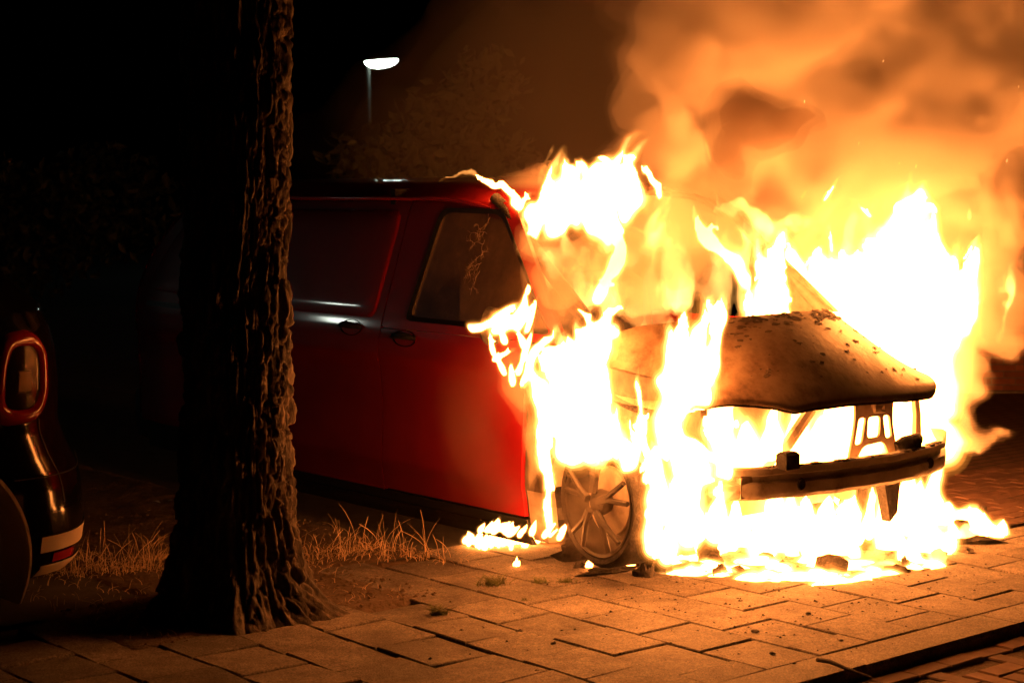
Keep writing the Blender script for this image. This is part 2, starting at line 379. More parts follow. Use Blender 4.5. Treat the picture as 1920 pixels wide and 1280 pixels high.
tag(MB().grid(P).build('soil', M['soil'], smooth=60, recalc=False), kind='structure')

# pavement of single pavers in half bond
pave = empty('pavement', world_of(0, 0)); pave['kind'] = 'structure'
TL, TW = 0.345, 0.310
def slab(name, lx, ly, th, mat, bev=0.005):
    mb = MB(); mb.box((-lx / 2, -ly / 2, -th), (lx / 2, ly / 2, 0), bev); return mb.mesh(name, mat, recalc=False)
rz_uv = math.atan2(Fy, Fx)
full = slab('paver', TL - 0.007, TW - 0.007, 0.05, M['paver'])
half = slab('half_paver', TL / 2 - 0.007, TW - 0.007, 0.05, M['paver'])
cells = []
for k in range(-10, 14):
    v0 = 1.39 + TW * k; vc = v0 - TW / 2
    odd = k % 2
    edges = []
    if odd == 0:
        u = 1.52
        while u > -1.2: edges.append((u - TL, u)); u -= TL
    else:
        edges.append((1.52 - TL / 2, 1.52)); u = 1.52 - TL / 2
        while u > -1.2: edges.append((u - TL, u)); u -= TL
    for a, b in edges:
        uc = (a + b) / 2
        if uc < -1.0: continue
        if uc < -0.28 and 1.66 < vc < 3.02: continue       # tree pit
        if uc < -0.62 and vc < 0.55: continue              # under the van it is bay
        if vc < -1.35 and uc < 0.42: continue              # brick field beyond
        if vc > 3.02 and uc < -0.75: continue
        cells.append((uc, vc, b - a < TL * 0.7))
cells.sort(key=lambda c: (world_of(c[0], c[1]).y))
for uc, vc, hf in cells:
    p = world_of(uc, vc, random.gauss(0, 0.0022))
    rough_zone = 1.0 + 2.2 * max(0, min(1, (vc - 1.3) / 0.8))
    put('paver', half if hf else full, pave, p - pave.location,
        (random.gauss(0, 0.006) * rough_zone, random.gauss(0, 0.006) * rough_zone, rz_uv + random.gauss(0, 0.006) * rough_zone))
# kerb of long stones
kerb = empty('kerb', world_of(1.62, 0)); kerb['kind'] = 'structure'
mb = MB(); kl = 1.0
mb.add([(-0.10, -kl / 2 + .003, -0.2), (0.115, -kl / 2 + .003, -0.2), (0.10, -kl / 2 + .003, -0.015), (0.088, -kl / 2 + .003, 0), (-0.10, -kl / 2 + .003, 0),
        (-0.10, kl / 2 - .003, -0.2), (0.115, kl / 2 - .003, -0.2), (0.10, kl / 2 - .003, -0.015), (0.088, kl / 2 - .003, 0), (-0.10, kl / 2 - .003, 0)],
       [(0, 1, 2, 3, 4), (9, 8, 7, 6, 5), (0, 5, 6, 1), (1, 6, 7, 2), (2, 7, 8, 3), (3, 8, 9, 4), (4, 9, 5, 0)])
kme = mb.mesh('kerb_stone', M['kerb'])
for i in range(-4, 4):
    put('kerb_stone', kme, kerb, world_of(1.623, 0.55 + i * kl, random.gauss(0, 0.001)) - kerb.location, (0, 0, rz_uv))
# clay bricks of the road below the kerb
rb = empty('brick_road', world_of(2.2, 0.4, -0.06)); rb['kind'] = 'structure'
bme = slab('brick', 0.198, 0.096, 0.06, M['roadbrick'], 0.006)
def brick(u, v, z, rz, parent):
    put('brick', bme, parent, world_of(u, v, z + random.gauss(0, 0.002)) - parent.location,
        (random.gauss(0, 0.012), random.gauss(0, 0.012), rz_uv + rz + random.gauss(0, 0.012)))
for i in range(14): brick(1.79, 2.2 - i * 0.203, -0.047, math.pi / 2, rb)      # gutter course along the kerb
n = 0
for a in range(-2, 24):                                                         # herringbone
    for b in range(-2, 16):
        for kind_ in (0, 1):
            X0 = 0.1 * a; Y0 = 0.1 * (4 * b + a)          # one brick along, one across
            if kind_ == 0: u, v, r = X0 + 0.1, Y0 + 0.05, 0
            else: u, v, r = X0 + 0.05, Y0 + 0.2, math.pi / 2
            u2 = 1.93 + u; v2 = 2.35 - v
            if 1.90 < u2 < 2.75 and -0.75 < v2 < 2.1 and n < 240:
                brick(u2, v2, -0.050, r, rb); n += 1
sheet('brick_bed', quad_uv(1.72, 2.9, -0.9, 2.4), -0.062, M['soil'])
# brick field to the right of the van, single bricks where they can be told apart
bf = empty('brick_paving', world_of(-0.4, -2.4)); bf['kind'] = 'structure'
n = 0
for i in range(12):
    u = 0.36 - i * 0.101
    for j in range(22):
        v = -1.42 - j * 0.203 - (0.1 if i % 2 else 0)
        if n < 290: brick(u, v, -0.004, math.pi / 2, bf); n += 1
def brick_sheet(name, pts, z, c1, c2, cm, scale, rot=0.0):
    m = bpy.data.materials.new(name); m.use_nodes = True; nt = m.node_tree; p = nt.nodes['Principled BSDF']; p.inputs['Roughness'].default_value = 0.85
    tc = nt.nodes.new('ShaderNodeTexCoord'); mp = nt.nodes.new('ShaderNodeMapping'); mp.inputs['Rotation'].default_value[2] = rot
    b = nt.nodes.new('ShaderNodeTexBrick'); b.inputs['Scale'].default_value = scale
    b.inputs['Color1'].default_value = (*c1, 1); b.inputs['Color2'].default_value = (*c2, 1); b.inputs['Mortar'].default_value = (*cm, 1)
    b.inputs['Mortar Size'].default_value = 0.03
    nt.links.new(tc.outputs['Object'], mp.inputs[0]); nt.links.new(mp.outputs[0], b.inputs['Vector']); nt.links.new(b.outputs['Color'], p.inputs['Base Color'])
    nt.links.new(bump(nt, b.outputs['Fac'], -0.6, 0.01), p.inputs['Normal'])
    return sheet(name, pts, z, m)
brick_sheet('brick_forecourt', quad_uv(-20, 0.42, -24, -1.30), -0.010, (0.11, 0.065, 0.048), (0.15, 0.09, 0.065), (0.035, 0.028, 0.022), 2.5, -math.radians(40.5))
# painted bay line, seen past the trunk
for (a, b, c, d, nm) in [((268, 934), (340, 924), (345, 940), (300, 942), 'bay_line')]:
    mb = MB(); mb.add([on_ground(*q, -0.008 if a[1] < 1000 else 0.004) for q in (a, d, c, b)], [(0, 1, 2, 3)])
    tag(mb.build(nm, M['marking'], recalc=False), kind='structure')
# charred scraps strewn over the pavers: far too many to count
mb = MB()
def scrap(p, s):
    n = random.choice((4, 5, 6)); ph = random.random() * 6.28; vs = []
    for k in range(n):
        a = ph + 6.283 * k / n; r = s * random.uniform(0.5, 1.1); vs.append((p.x + math.cos(a) * r * 1.3, p.y + math.sin(a) * r, p.z))
    top = (p.x + random.uniform(-.3, .3) * s, p.y, p.z + s * random.uniform(0.4, 1.1))
    mb.add(vs + [top], [(k, (k + 1) % n, n) for k in range(n)] + [tuple(range(n - 1, -1, -1))])
for i in range(900):
    t = abs(random.gauss(0, 0.55)); a = random.uniform(0, 6.283)
    u = 0.70 + random.gauss(0, 0.42); v = 0.2 + random.gauss(0, 0.85)
    if u > 1.70 or u < -1.0: continue
    scrap(world_of(u, v, 0.003), random.choice((0.002, 0.002, 0.003, 0.003, 0.004, 0.006, 0.008)))
tag(mb.build('ash_scraps', M['char'], recalc=False), 'scattered black ash scraps over the pavers before the burning van', 'ash', kind='stuff')
# pale crumbs of brick and leaf in the pit
mb = MB()
for i in range(900):
    if random.random() < 0.6: u, v = random.uniform(-1.05, -0.25), random.uniform(1.55, 3.0)
    else: u, v = random.uniform(-3, -0.9), random.uniform(1.0, 2.5)
    scrap(world_of(u, v, 0.004), random.choice((0.004, 0.006, 0.008, 0.012)))
tag(mb.build('soil_crumbs', M['soil'], recalc=False), 'loose crumbs and clods on the soil round the tree', 'soil crumbs', kind='stuff')

# ================================================================== GRASS
def blade(mb, p, h, lean, az, w=0.0022, seg=5, head=False):
    pts = []
    for i in range(seg + 1):
        t = i / seg
        pts.append(Vector((p.x + math.cos(az) * lean * h * t * t, p.y + math.sin(az) * lean * h * t * t, p.z + h * t * (1 - 0.25 * lean * t))))
    rad = [w * (1 - 0.7 * i / seg) for i in range(seg + 1)]
    if head: rad[-2] = w * 1.5; rad[-1] = w * 0.8; rad[-3] = w * 1.1
    mb.tube(pts, rad, 3)
mb = MB()
clumps = [(560, 1040, 9), (600, 1035, 14), (650, 1032, 20), (690, 1030, 22), (730, 1036, 16), (770, 1040, 14), (790, 1045, 12), (640, 1045, 12), (580, 1050, 10), (830, 1050, 8), (700, 1050, 8),
          (150, 1070, 24), (200, 1070, 26), (245, 1066, 26), (285, 1062, 26), (170, 1050, 16), (270, 1050, 18), (300, 1045, 12)]
for px, py, k in clumps:
    c = on_ground(px, py)
    for i in range(int(k * 0.7)):
        p = c + Vector((random.gauss(0, 0.04), random.gauss(0, 0.05), 0)); p.z = -0.004
        blade(mb, p, random.choice((0.04, 0.06, 0.09, 0.13, 0.17, 0.21)) * random.uniform(0.7, 1.2), random.uniform(0.1, 0.9), random.uniform(0, 6.28), 0.0014, head=random.random() < 0.35)
    for i in range(k * 2):
        p = c + Vector((random.gauss(0, 0.07), random.gauss(0, 0.07), 0)); p.z = -0.004
        blade(mb, p, random.uniform(0.015, 0.05), random.uniform(0.5, 1.8), random.uniform(0, 6.28), 0.0013, 3)
for i in range(700):
    u, v = random.uniform(-2.1, -0.30), random.uniform(1.0, 3.0)
    if u > -1.05 and v < 1.62: continue
    p = world_of(u, v, -0.004); blade(mb, p, random.uniform(0.01, 0.05), random.uniform(0.4, 1.6), random.uniform(0, 6.28), 0.0014, 3)
tag(mb.build('dry_grass', M['straw'], recalc=False), 'thin dry grass stalks along the soil strip beside the van', 'grass', kind='stuff')
def tuft(px, py, n, spread, h, label):
    c = on_ground(px, py, 0.0); mb = MB()
    for i in range(n):
        p = Vector((random.gauss(0, spread), random.gauss(0, spread * 0.6), -0.004))
        blade(mb, p, h * random.uniform(0.4, 1.2), random.uniform(0.2, 1.4), random.uniform(0, 6.28), 0.0017, 4)
    o = mb.build('grass_tuft', M['grass'], recalc=False); o.location = c
    return tag(o, label, 'grass tuft', 'grass tufts in the paver joints')
tuft(822, 1152, 130, 0.018, 0.05, 'lone round dark green grass tuft on the paver nearest the tree')
tuft(925, 1096, 150, 0.035, 0.055, 'widest green grass tuft, in the pavers left of the burnt lump')
tuft(1010, 1093, 70, 0.02, 0.035, 'middle small green grass tuft between the wide tuft and burnt lump')
tuft(1062, 1092, 70, 0.02, 0.03, 'small green grass tuft closest to the burnt lump on the pavers')
tuft(985, 1126, 30, 0.016, 0.02, 'tiny grass tuft in a joint, nearest the kerb')

# ================================================================== THE BURNING VAN
van = empty('van', world_of(0, 0), rz_uv)
tag(van, 'burning red delivery van with scorched hood, its front end in flames', 'van')
_pw = [0.12, 0.16, 0.25, 0.34, 0.40, 0.65, 0.88, 0.94, 1.05, 1.13, 1.20, 1.72, 1.76, 1.80]
_pv = [0.885, 0.915, 0.928, 0.940, 0.952, 0.944, 0.945, 0.963, 0.960, 0.945, 0.930, 0.800, 0.785, 0.740]
def side_v(u, w):
    v = float(np.interp(w, _pw, _pv))
    if u > -0.35: v -= 0.13 * (u + 0.35) ** 2
    if u < -3.75: v -= 0.32 * (-3.75 - u) ** 2
    return v
def S(u, w, off=0.0, side=1): return Vector((u, -side * (side_v(u, w) + off), w))
def panel(name, ul, ur, wb, wt, mat, parent, nu=24, nw=30, off=0.0, thick=0.025, side=1, smooth=35):
    mb = MB(); G = []
    f = lambda g, x: g(x) if callable(g) else g
    for i in range(nu + 1):
        s = i / nu; row = []
        for j in range(nw + 1):
            t = j / nw; w0 = f(wb, s); w1 = f(wt, s); w_ = w0 + (w1 - w0) * t
            u_ = f(ul, w_) + (f(ur, w_) - f(ul, w_)) * s; row.append((u_, w_))
        G.append(row)
    outer = [[S(u_, w_, off, side) for u_, w_ in r] for r in G]
    # fold the edges inwards so that the shut lines have depth
    def inn(p): return Vector((p.x, p.y + side * thick, p.z))
    full = [[inn(r[0])] + r + [inn(r[-1])] for r in outer]
    full = [[inn(p) for p in full[0]]] + full + [[inn(p) for p in full[-1]]]
    mb.grid(full)
    return mb.build(name, mat, parent, smooth=smooth, recalc=False)
def ring(name, A, B, mat, parent, steps=3, offA=0.0, offB=0.0, thick=0.02, side=1):
    mb = MB(); n = len(A); rows = []
    rows.append([S(u, w, offA - thick, side) for u, w in A])
    for k in range(steps + 1):
        t = k / steps
        rows.append([S(a[0] + (b[0] - a[0]) * t, a[1] + (b[1] - a[1]) * t, offA + (offB - offA) * t, side) for a, b in zip(A, B)])
    rows.append([S(u, w, offB - thick, side) for u, w in B])
    rows = [r + [r[0]] for r in rows]
    mb.grid(rows); return mb.build(name, mat, parent, smooth=40, recalc=False)
def rounded(poly, rad, n=6):                     # closed outline with rounded corners in (u, w)
    out = []; m = len(poly)
    for i in range(m):
        p0, p, p1 = Vector(poly[i - 1]), Vector(poly[i]), Vector(poly[(i + 1) % m])
        r = rad[i] if hasattr(rad, '__len__') else rad
        a = (p0 - p).normalized() * r; b = (p1 - p).normalized() * r
        for k in range(n + 1):
            t = k / n; out.append(tuple((p + a) * (1 - t) ** 2 + p * 2 * t * (1 - t) + (p + b) * t * t))
    return out
def resample(A, n):
    A = [Vector(a) for a in A]; A.append(A[0]); L = [0]
    for i in range(len(A) - 1): L.append(L[-1] + (A[i + 1] - A[i]).length)
    out = []; j = 0
    for k in range(n):
        t = L[-1] * k / n
        while L[j + 1] < t: j += 1
        out.append(tuple(A[j].lerp(A[j + 1], (t - L[j]) / max(L[j + 1] - L[j], 1e-9))))
    return out
shut = lambda w: -1.505 + 0.02 * max(0, (0.45 - w)) * -2 + (0.10 * (w - 1.10) if w > 1.10 else 0) + (0.035 if 0.75 < w < 1.07 else 0) * math.sin(math.pi * max(0, min(1, (w - 0.75) / 0.32)))* -0.6
fedge = lambda w: -0.395 + 0.04 * max(0, w - 0.6)
G_ = 0.004
# doors and flank
fd = panel('front_door', lambda w: shut(w) + G_, lambda w: fedge(w) - G_, 0.255, 1.085, M['red'], van, 26, 44)
sd = panel('sliding_door', lambda w: -2.72, lambda w: shut(w) - G_, 0.245, 1.735, M['red'], van, 26, 60)
qp = panel('rear_quarter_panel', lambda w: -4.17 + 0.62 * max(0, (w - 1.15) / 0.6) ** 1.6 + 0.05 * (1 - min(w, 1.15)), -2.728, 0.36, 1.735, M['red'], van, 36, 60)
# window frame of the front door
wo = rounded([(-1.50, 1.09), (fedge(1.09) + 0.28, 1.09), (-0.63, 1.735), (-1.435, 1.735)], [0.01, 0.02, 0.05, 0.01], 6)
wi = rounded([(-1.305, 1.135), (-0.20, 1.125), (-0.70, 1.700), (-1.185, 1.705)], [0.03, 0.03, 0.06, 0.07], 6)
ws = rounded([(-1.275, 1.158), (-0.245, 1.148), (-0.715, 1.675), (-1.165, 1.682)], [0.03, 0.03, 0.06, 0.07], 6)
NR = 120
wo, wi, ws = resample(wo, NR), resample(wi, NR), resample(ws, NR)
ring('window_frame', wo, wi, M['red'], fd, 4)
ring('window_seal', wi, ws, M['trim'], fd, 2, 0.004, -0.004)
mb = MB(); c = Vector((-0.85, 1.41))
rows = []
for k in range(8):
    t = k / 7; rows.append([S(a[0] + (c.x - a[0]) * t, a[1] + (c.y - a[1]) * t, -0.010) for a in ws + [ws[0]]])
mb.grid(rows); gl = mb.build('window_glass', M['sootglass'], fd, smooth=60, recalc=False)
# crazing cracks that branch out of the hot corner of the pane
mb = MB()
def crack(u, w, ang, ln, depth, wd):
    pts = [S(u, w, -0.0085)]; n = 7
    for i in range(n):
        ang += random.gauss(0, 0.35); u += math.cos(ang) * ln / n; w += math.sin(ang) * ln / n
        pts.append(S(u, w, -0.0085))
        if depth and random.random() < 0.55: crack(u, w, ang + random.choice((-1, 1)) * random.uniform(0.4, 1.0), ln * random.uniform(0.35, 0.6), depth - 1, wd * 0.8)
    mb.tube(pts, [wd * (1 - 0.6 * i / n) for i in range(n + 1)], 4)
st = random.getstate(); random.seed(5)
for (u, w, a) in [(-0.80, 1.63, 2.7), (-0.80, 1.58, 3.0), (-0.81, 1.53, 3.2), (-0.80, 1.48, 3.3), (-0.80, 1.44, 3.6), (-0.80, 1.40, 3.9), (-0.80, 1.66, 4.6), (-0.81, 1.55, 4.7)]:
    crack(u, w, a, 0.10, 2, 0.0009)
random.setstate(st)
M['crack'] = mat('crack_edges', [(0.3, (0.20, 0.15, 0.10)), (0.7, (0.5, 0.4, 0.3))], 0.35, ns=30)
mb.build('crack', M['crack'], fd, recalc=False)
# door handles: dished cup with a grip across it
def handle(u, w, parent):
    mb = MB(); n = 28; rows = []
    for k, (f, off) in enumerate(((1.0, 0.0025), (0.9, 0.001), (0.72, -0.010), (0.4, -0.016), (0.0, -0.017))):
        rows.append([S(u + 0.098 * f * math.cos(6.2832 * i / n), w + 0.047 * f * math.sin(6.2832 * i / n) * (1 - 0.1 * f), off) for i in range(n + 1)])
    mb.grid(rows); hc = mb.build('door_handle', M['gloss_black'], parent, smooth=50, recalc=False)
    g = MB(); pts = []; rad = []
    for i in range(11):
        t = i / 10; pts.append(S(u - 0.094 + 0.188 * t, w + 0.006 + 0.010 * math.sin(math.pi * t), 0.004 + 0.026 * math.sin(math.pi * t) ** 0.6)); rad.append(0.012 + 0.007 * math.sin(math.pi * t))
    g.tube(pts, rad, 10); g.build('grip', M['trim'], hc, smooth=60)
handle(-1.295, 1.045, fd); handle(-1.765, 1.075, sd)
# blind window panel stamped proud in the sliding door and the rear quarter
for par, poly in ((sd, [(-2.66, 1.135), (-1.565, 1.135), (-1.50, 1.69), (-2.66, 1.69)]), (qp, [(-4.03, 1.19), (-2.79, 1.14), (-2.79, 1.69), (-3.60, 1.69)])):
    a = resample(rounded(poly, 0.06 if par is sd else [0.05, 0.05, 0.05, 0.25], 6), 80); cc = Vector((sum(p[0] for p in a) / 80, sum(p[1] for p in a) / 80))
    mb = MB(); rows = []
    for t, off in ((0, 0.0015), (0.015, 0.007), (0.05, 0.009), (0.3, 0.010), (0.6, 0.010), (1.0, 0.010)):
        rows.append([S(p[0] + (cc.x - p[0]) * t, p[1] + (cc.y - p[1]) * t, off) for p in a + [a[0]]])
    mb.grid(rows); mb.build('blind_panel', M['red'], par, smooth=40, recalc=False)
# sliding-door rail
panel('door_rail', -4.0, -2.73, 1.085, 1.115, M['trim'], qp, 14, 2, off=0.002, thick=0.004)
# sill and lower edge trim
panel('sill', -2.95, fedge(0.2) + 0.01, 0.115, 0.243, M['trim'], van, 40, 8, off=0.004)
mb = MB(); mb.tube([S(u, 0.196, 0.006) for u in np.linspace(-2.9, -0.42, 20)], 0.0035, 6); mb.build('sill_strip', M['gloss_black'], van, recalc=False)
# dark door backing so that the shut lines read black
panel('door_aperture', -4.0, -0.36, 0.22, 1.08, M['trim'], van, 30, 20, off=-0.035, thick=0.004)
panel('door_pillar', -1.56, -1.33, 1.08, 1.73, M['trim'], van, 6, 16, off=-0.035, thick=0.004)
# roof
def roof_w(u, v):
    w = 1.868 - 0.032 * (v / 0.6) ** 2
    if abs(v) > 0.60: w -= 0.9 * (abs(v) - 0.60) ** 1.6
    if u > -1.35: w -= 0.155 * (u + 1.35) ** 2 + 0.10 * max(0, u + 0.95) ** 1.5
    if u < -3.3: w -= 0.13 * (-3.3 - u) ** 2
    return w
P = [[Vector((u, -v, roof_w(u, v))) for v in np.linspace(-0.80, 0.80, 41)] for u in np.linspace(-3.78, -0.74, 60)]
mb = MB(); mb.grid(P); mb.grid([[p - Vector((0, 0, 0.03)) for p in r] for r in P]); mb.build('roof', M['red'], van, smooth=40, recalc=False)
for s in (1, -1):
    mb = MB(); mb.tube([Vector((u, -s * 0.795, min(1.752, roof_w(u, 0.79) + 0.004))) for u in np.linspace(-3.72, -0.80, 30)], 0.013, 6)
    mb.build('roof_gutter', M['red'], van, smooth=60)
# far side, tail and floor close the body
mb = MB(); P = [[S(u, w, 0, -1) for w in np.linspace(0.2, 1.75, 30)] for u in np.linspace(-4.15, -1.45, 30)]
mb.grid(P); mb.build('far_side_panel', M['red'], van, smooth=40, recalc=False)
mb = MB(); P = [[S(u, w, 0, -1) for w in np.linspace(0.25, 1.10, 20)] for u in np.linspace(-1.44, -0.40, 14)]
mb.grid(P); mb.build('far_door', M['red'], van, smooth=40, recalc=False)
def tail_u(w, v): return -4.20 + 0.62 * max(0, (w - 1.15) / 0.6) ** 1.6 - 0.10 * (1 - (v / 0.9) ** 2) + 0.05 * (1 - min(w, 1.15))
P = []
for w in np.linspace(0.40, 1.76, 34):
    vm = side_v(tail_u(w, 0.88) + 0.02, w)
    P.append([Vector((tail_u(w, v), -v, w)) for v in np.linspace(-vm, vm, 25)])
mb = MB(); mb.grid(P); tg = mb.build('tailgate', M['red'], van, smooth=40, recalc=False)
mb = MB(); P = []
for i in range(41):
    a = -1.0 + 2.0 * i / 40; v = 0.90 * math.copysign(min(1, abs(a) * 1.12), a); u = -4.30 + max(0, abs(a) - 0.86) * 4.4
    P.append([Vector((u, -v * k, w)) for w, k in ((0.22, 0.93), (0.24, 0.985), (0.34, 1.0), (0.50, 1.0), (0.53, 0.985), (0.54, 0.93))])
mb.grid(P); mb.build('rear_bumper', M['trim'], van, smooth=45, recalc=False)
panel('rear_skirt', -4.05, -2.96, 0.20, 0.36, M['trim'], van, 16, 6, off=0.006)
mb = MB(); mb.box((-4.15, -0.84, 0.20), (-0.45, 0.84, 0.26)); mb.build('floor_pan', M['char'], van)
mb = MB(); mb.box((-1.62, -0.80, 0.26), (-1.58, 0.80, 1.80)); mb.build('bulkhead', M['char'], van)
for v in (-0.42, 0.42):
    mb = MB(); mb.box((-1.25, v - 0.25, 0.3), (-0.75, v + 0.25, 0.75), 0.06); mb.box((-1.38, v - 0.24, 0.7), (-1.22, v + 0.24, 1.35), 0.05); mb.build('seat', M['char'], van, smooth=40)
# A-pillars, windscreen header, cowl
def pillar(s):
    a = [(-0.80, 0.775, 1.755), (-0.68, 0.785, 1.685), (-0.54, 0.795, 1.565), (-0.36, 0.81, 1.415), (-0.04, 0.83, 1.16)]
    mb = MB(); mb.tube([(u, -s * v, w) for u, v, w in a], [0.028, 0.030, 0.030, 0.034, 0.04], 10)
    return mb.build('windscreen_pillar', M['char'] if s > 0 else M['burnt'], van, smooth=60)
pillar(1); pillar(-1)
mb = MB()                                        # broad burnt foot of the far pillar with the quarter light burnt out
mb.add([(0.02, 0.85, 1.17), (-0.42, 0.80, 1.52), (-0.36, 0.80, 1.36), (-0.32, 0.84, 1.15), (0.02, 0.82, 1.17), (-0.42, 0.77, 1.52), (-0.36, 0.77, 1.36), (-0.32, 0.81, 1.15)],
       [(0, 1, 2, 3), (7, 6, 5, 4), (0, 4, 5, 1), (1, 5, 6, 2), (2, 6, 7, 3), (3, 7, 4, 0)])
mb.build('pillar_foot', M['burnt'], van)
mb = MB(); mb.box((-0.10, -0.64, 1.04), (0.24, 0.64, 1.115), 0.02); mb.build('cowl', M['soot'], van)
mb = MB(); mb.box((-0.32, -0.70, 0.78), (-0.12, 0.70, 1.02), 0.05); mb.build('dashboard', M['char'], van)
# scorched hood
def hood_p(t, v):
    u0 = 0.38 - 0.40 * (v / 0.85) ** 2                       # bowed rear edge under the windscreen
    u1 = 0.83 - 0.10 * (v / 0.85) ** 2
    u = u0 + (u1 - u0) * t
    w = 1.218 - 0.10 * t - 0.262 * t ** 2.0
    w -= 0.05 * (abs(v) / 0.85) ** 2.2 * (1 - t) + 0.16 * (abs(v) / 0.85) ** 2.2 * math.sin(math.pi * min(1, t * 1.05)) ** 0.8 * (1 - t * 0.35) + 0.015 * (v / 0.85) ** 2
    if v > 0.66: w -= 1.2 * (v - 0.66) ** 1.75 * (1 - 0.75 * t)
    w += 0.004 * math.sin(v * 7 + 1) * t + 0.005 * math.sin(u * 9 + v * 3)
    if 0.05 < abs(v) < 0.62: w += 0.004 * math.exp(-((abs(v) - (0.30 + 0.2 * (1 - t))) / 0.07) ** 2)   # pressed crease
    return u, w
P = []
for i, v in enumerate(np.linspace(-0.84, 0.90, 88)):
    te = 1.0
    if v > 0.41: te = 1.0 - 0.22 * ((v - 0.41) / 0.45)
    if v < -0.60: te = 1.0 - 0.25 * ((-v - 0.60) / 0.24) ** 2
    row = []
    for j in range(44):
        t = te * j / 43; u, w = hood_p(t, v); row.append(Vector((u, -v, w)))
    e = row[-1]                                  # rolled front lip
    row += [e + Vector((0.008, 0, -0.012)), e + Vector((0.004, 0, -0.030)), e + Vector((-0.02, 0, -0.034))]
    P.append(row)
mb = MB(); mb.grid(P); hood = mb.build('hood', M['hood'], van, smooth=50, recalc=False)
mb = MB()                                        # inner frame of the hood
mb.grid([[p - Vector((0.012, 0, 0.03)) for p in r[:-2]] for r in P]); mb.build('hood_liner', M['char'], hood, smooth=50, recalc=False)
mb = MB()
st = random.getstate(); random.seed(21)
for i in range(170):
    if random.random() < 0.6: t, v = min(0.95, abs(random.gauss(0.04, 0.13))), random.uniform(-0.5, 0.5)
    else: t, v = random.uniform(0.05, 0.93), random.uniform(-0.7, 0.6)
    if v > 0.41 and t > 0.75: continue
    s = random.choice((0.004, 0.006, 0.009, 0.014, 0.02)) * (1 if t < 0.3 else 0.75); n = random.choice((5, 6, 7)); ph = random.random() * 6.28; vs_ = []
    for k in range(n):
        a = ph + 6.283 * k / n; r = s * random.uniform(0.35, 1.2)
        tt = max(0, min(0.98, t + math.sin(a) * r / 0.6)); vv = v + math.cos(a) * r * 1.6
        u, w = hood_p(tt, vv); vs_.append((u, -vv, w + 0.002 + random.random() * s * 0.35))
    u, w = hood_p(t, v); vs_.append((u, -v, w + 0.003))
    mb.add(vs_, [(k, (k + 1) % n, n) for k in range(n)])
for i in range(34):                                          # larger blistered scabs
    t, v = (min(0.9, abs(random.gauss(0.05, 0.10))) if i < 24 else random.uniform(0.1, 0.85)), random.uniform(-0.55, 0.45)
    s = random.uniform(0.012, 0.034) if i < 24 else random.uniform(0.008, 0.018); n = 14; ph = random.random() * 6.28; vs_ = []
    for k in range(n):
        a = ph + 6.283 * k / n; r = s * random.uniform(0.45, 1.25)
        tt = max(0, min(0.97, t + math.sin(a) * r / 0.6)); vv = v + math.cos(a) * r * 1.5
        u, w = hood_p(tt, vv); vs_.append((u, -vv, w + 0.0015 + random.random() ** 3 * 0.006))
    u, w = hood_p(t, v); vs_.append((u, -v, w + 0.004))
    mb.add(vs_, [(k, (k + 1) % n, n) for k in range(n)])
random.setstate(st)
tag(mb.build('paint_flakes', M['flake'], hood, recalc=False), kind='stuff')
# front wing on the near side, burnt bare, with its wheel arch
mb = MB(); rows = []
WC = (0.08, 0.385)
for i in range(41):
    a = math.pi * i / 40
    row = []
    for k, t in enumerate(np.linspace(0, 1, 9)):
        iu, iw = WC[0] + 0.345 * math.cos(a), WC[1] + 0.345 * math.sin(a)
        # outer boundary of the wing
        ou = 0.62 if a < 0.55 else (-0.385 if a > 2.35 else 0.62 + (-0.385 - 0.62) * (a - 0.55) / 1.8)
        ow = 0.385 + (0.55 * min(1, a / 0.55) if a < 0.55 else (0.69 * min(1, (math.pi - a) / 0.79) if a > 2.35 else 0.55 + 0.14 * (a - 0.55) / 1.8))
        u, w = iu + (ou - iu) * t, iw + (ow - iw) * t; row.append(S(u, w, -0.012))
    rows.append([row[0] + Vector((0, 0.04, 0))] + row + [row[-1] + Vector((0, 0.04, 0))])
mb.grid(rows); mb.build('front_wing', M['soot'], van, smooth=45, recalc=False)
panel('hinge_pillar', -0.385, -0.28, 0.14, 0.62, M['burnt'], van, 4, 12, off=-0.02, thick=0.08)
mb = MB(); mb.grid([[Vector((0.08 + r * math.cos(a_), -0.70 - h_, 0.385 + r * math.sin(a_))) for a_ in np.linspace(0.05, math.pi - 0.05, 30)] for r, h_ in ((0.34, 0.20), (0.355, 0.12), (0.36, -0.05), (0.30, -0.10))])
mb.build('wheel_housing', M['burnt'], van, smooth=40, recalc=False)
# bumper beam: a long pressed channel bowed forwards
def beam_u(v): return 0.83 - 0.155 * (abs(v + 0.06) / 0.80) ** 2.2
prof = [(-0.035, 0.075), (0.0, 0.078), (0.012, 0.070), (0.012, 0.045), (-0.012, 0.036), (-0.014, 0.014), (0.010, 0.004), (0.012, -0.030), (0.010, -0.048), (-0.006, -0.066), (-0.04, -0.070)]
rows = []
for v in np.linspace(-0.945, 0.745, 74):
    tw = max(0, (-v - 0.85) / 0.095)             # curled far end
    rows.append([Vector((beam_u(v) + du * (1 + 1.0 * tw) - 0.03 * tw, -v, 0.512 - 0.018 * (-v + 0.74) / 1.6 + dw * (1 + 0.25 * tw) + 0.02 * tw * tw + 0.0015 * math.sin(v * 31))) for du, dw in prof])
mb = MB(); mb.grid(rows); mb.grid([[p + Vector((-0.004, 0, 0)) for p in r] for r in rows]); beam = mb.build('bumper_beam', M['beam'], van, smooth=35, recalc=False)
for v in (0.36, -0.62):
    mb = MB(); mb.lathe([(0.0, 0.002), (0.017, 0.002), (0.024, 0.005), (0.028, 0.0)], (beam_u(v) + 0.012, -v, 0.50 if v > 0 else 0.492), (1, 0, 0), 18); mb.build('beam_hole', M['char'], beam, smooth=40, recalc=False)
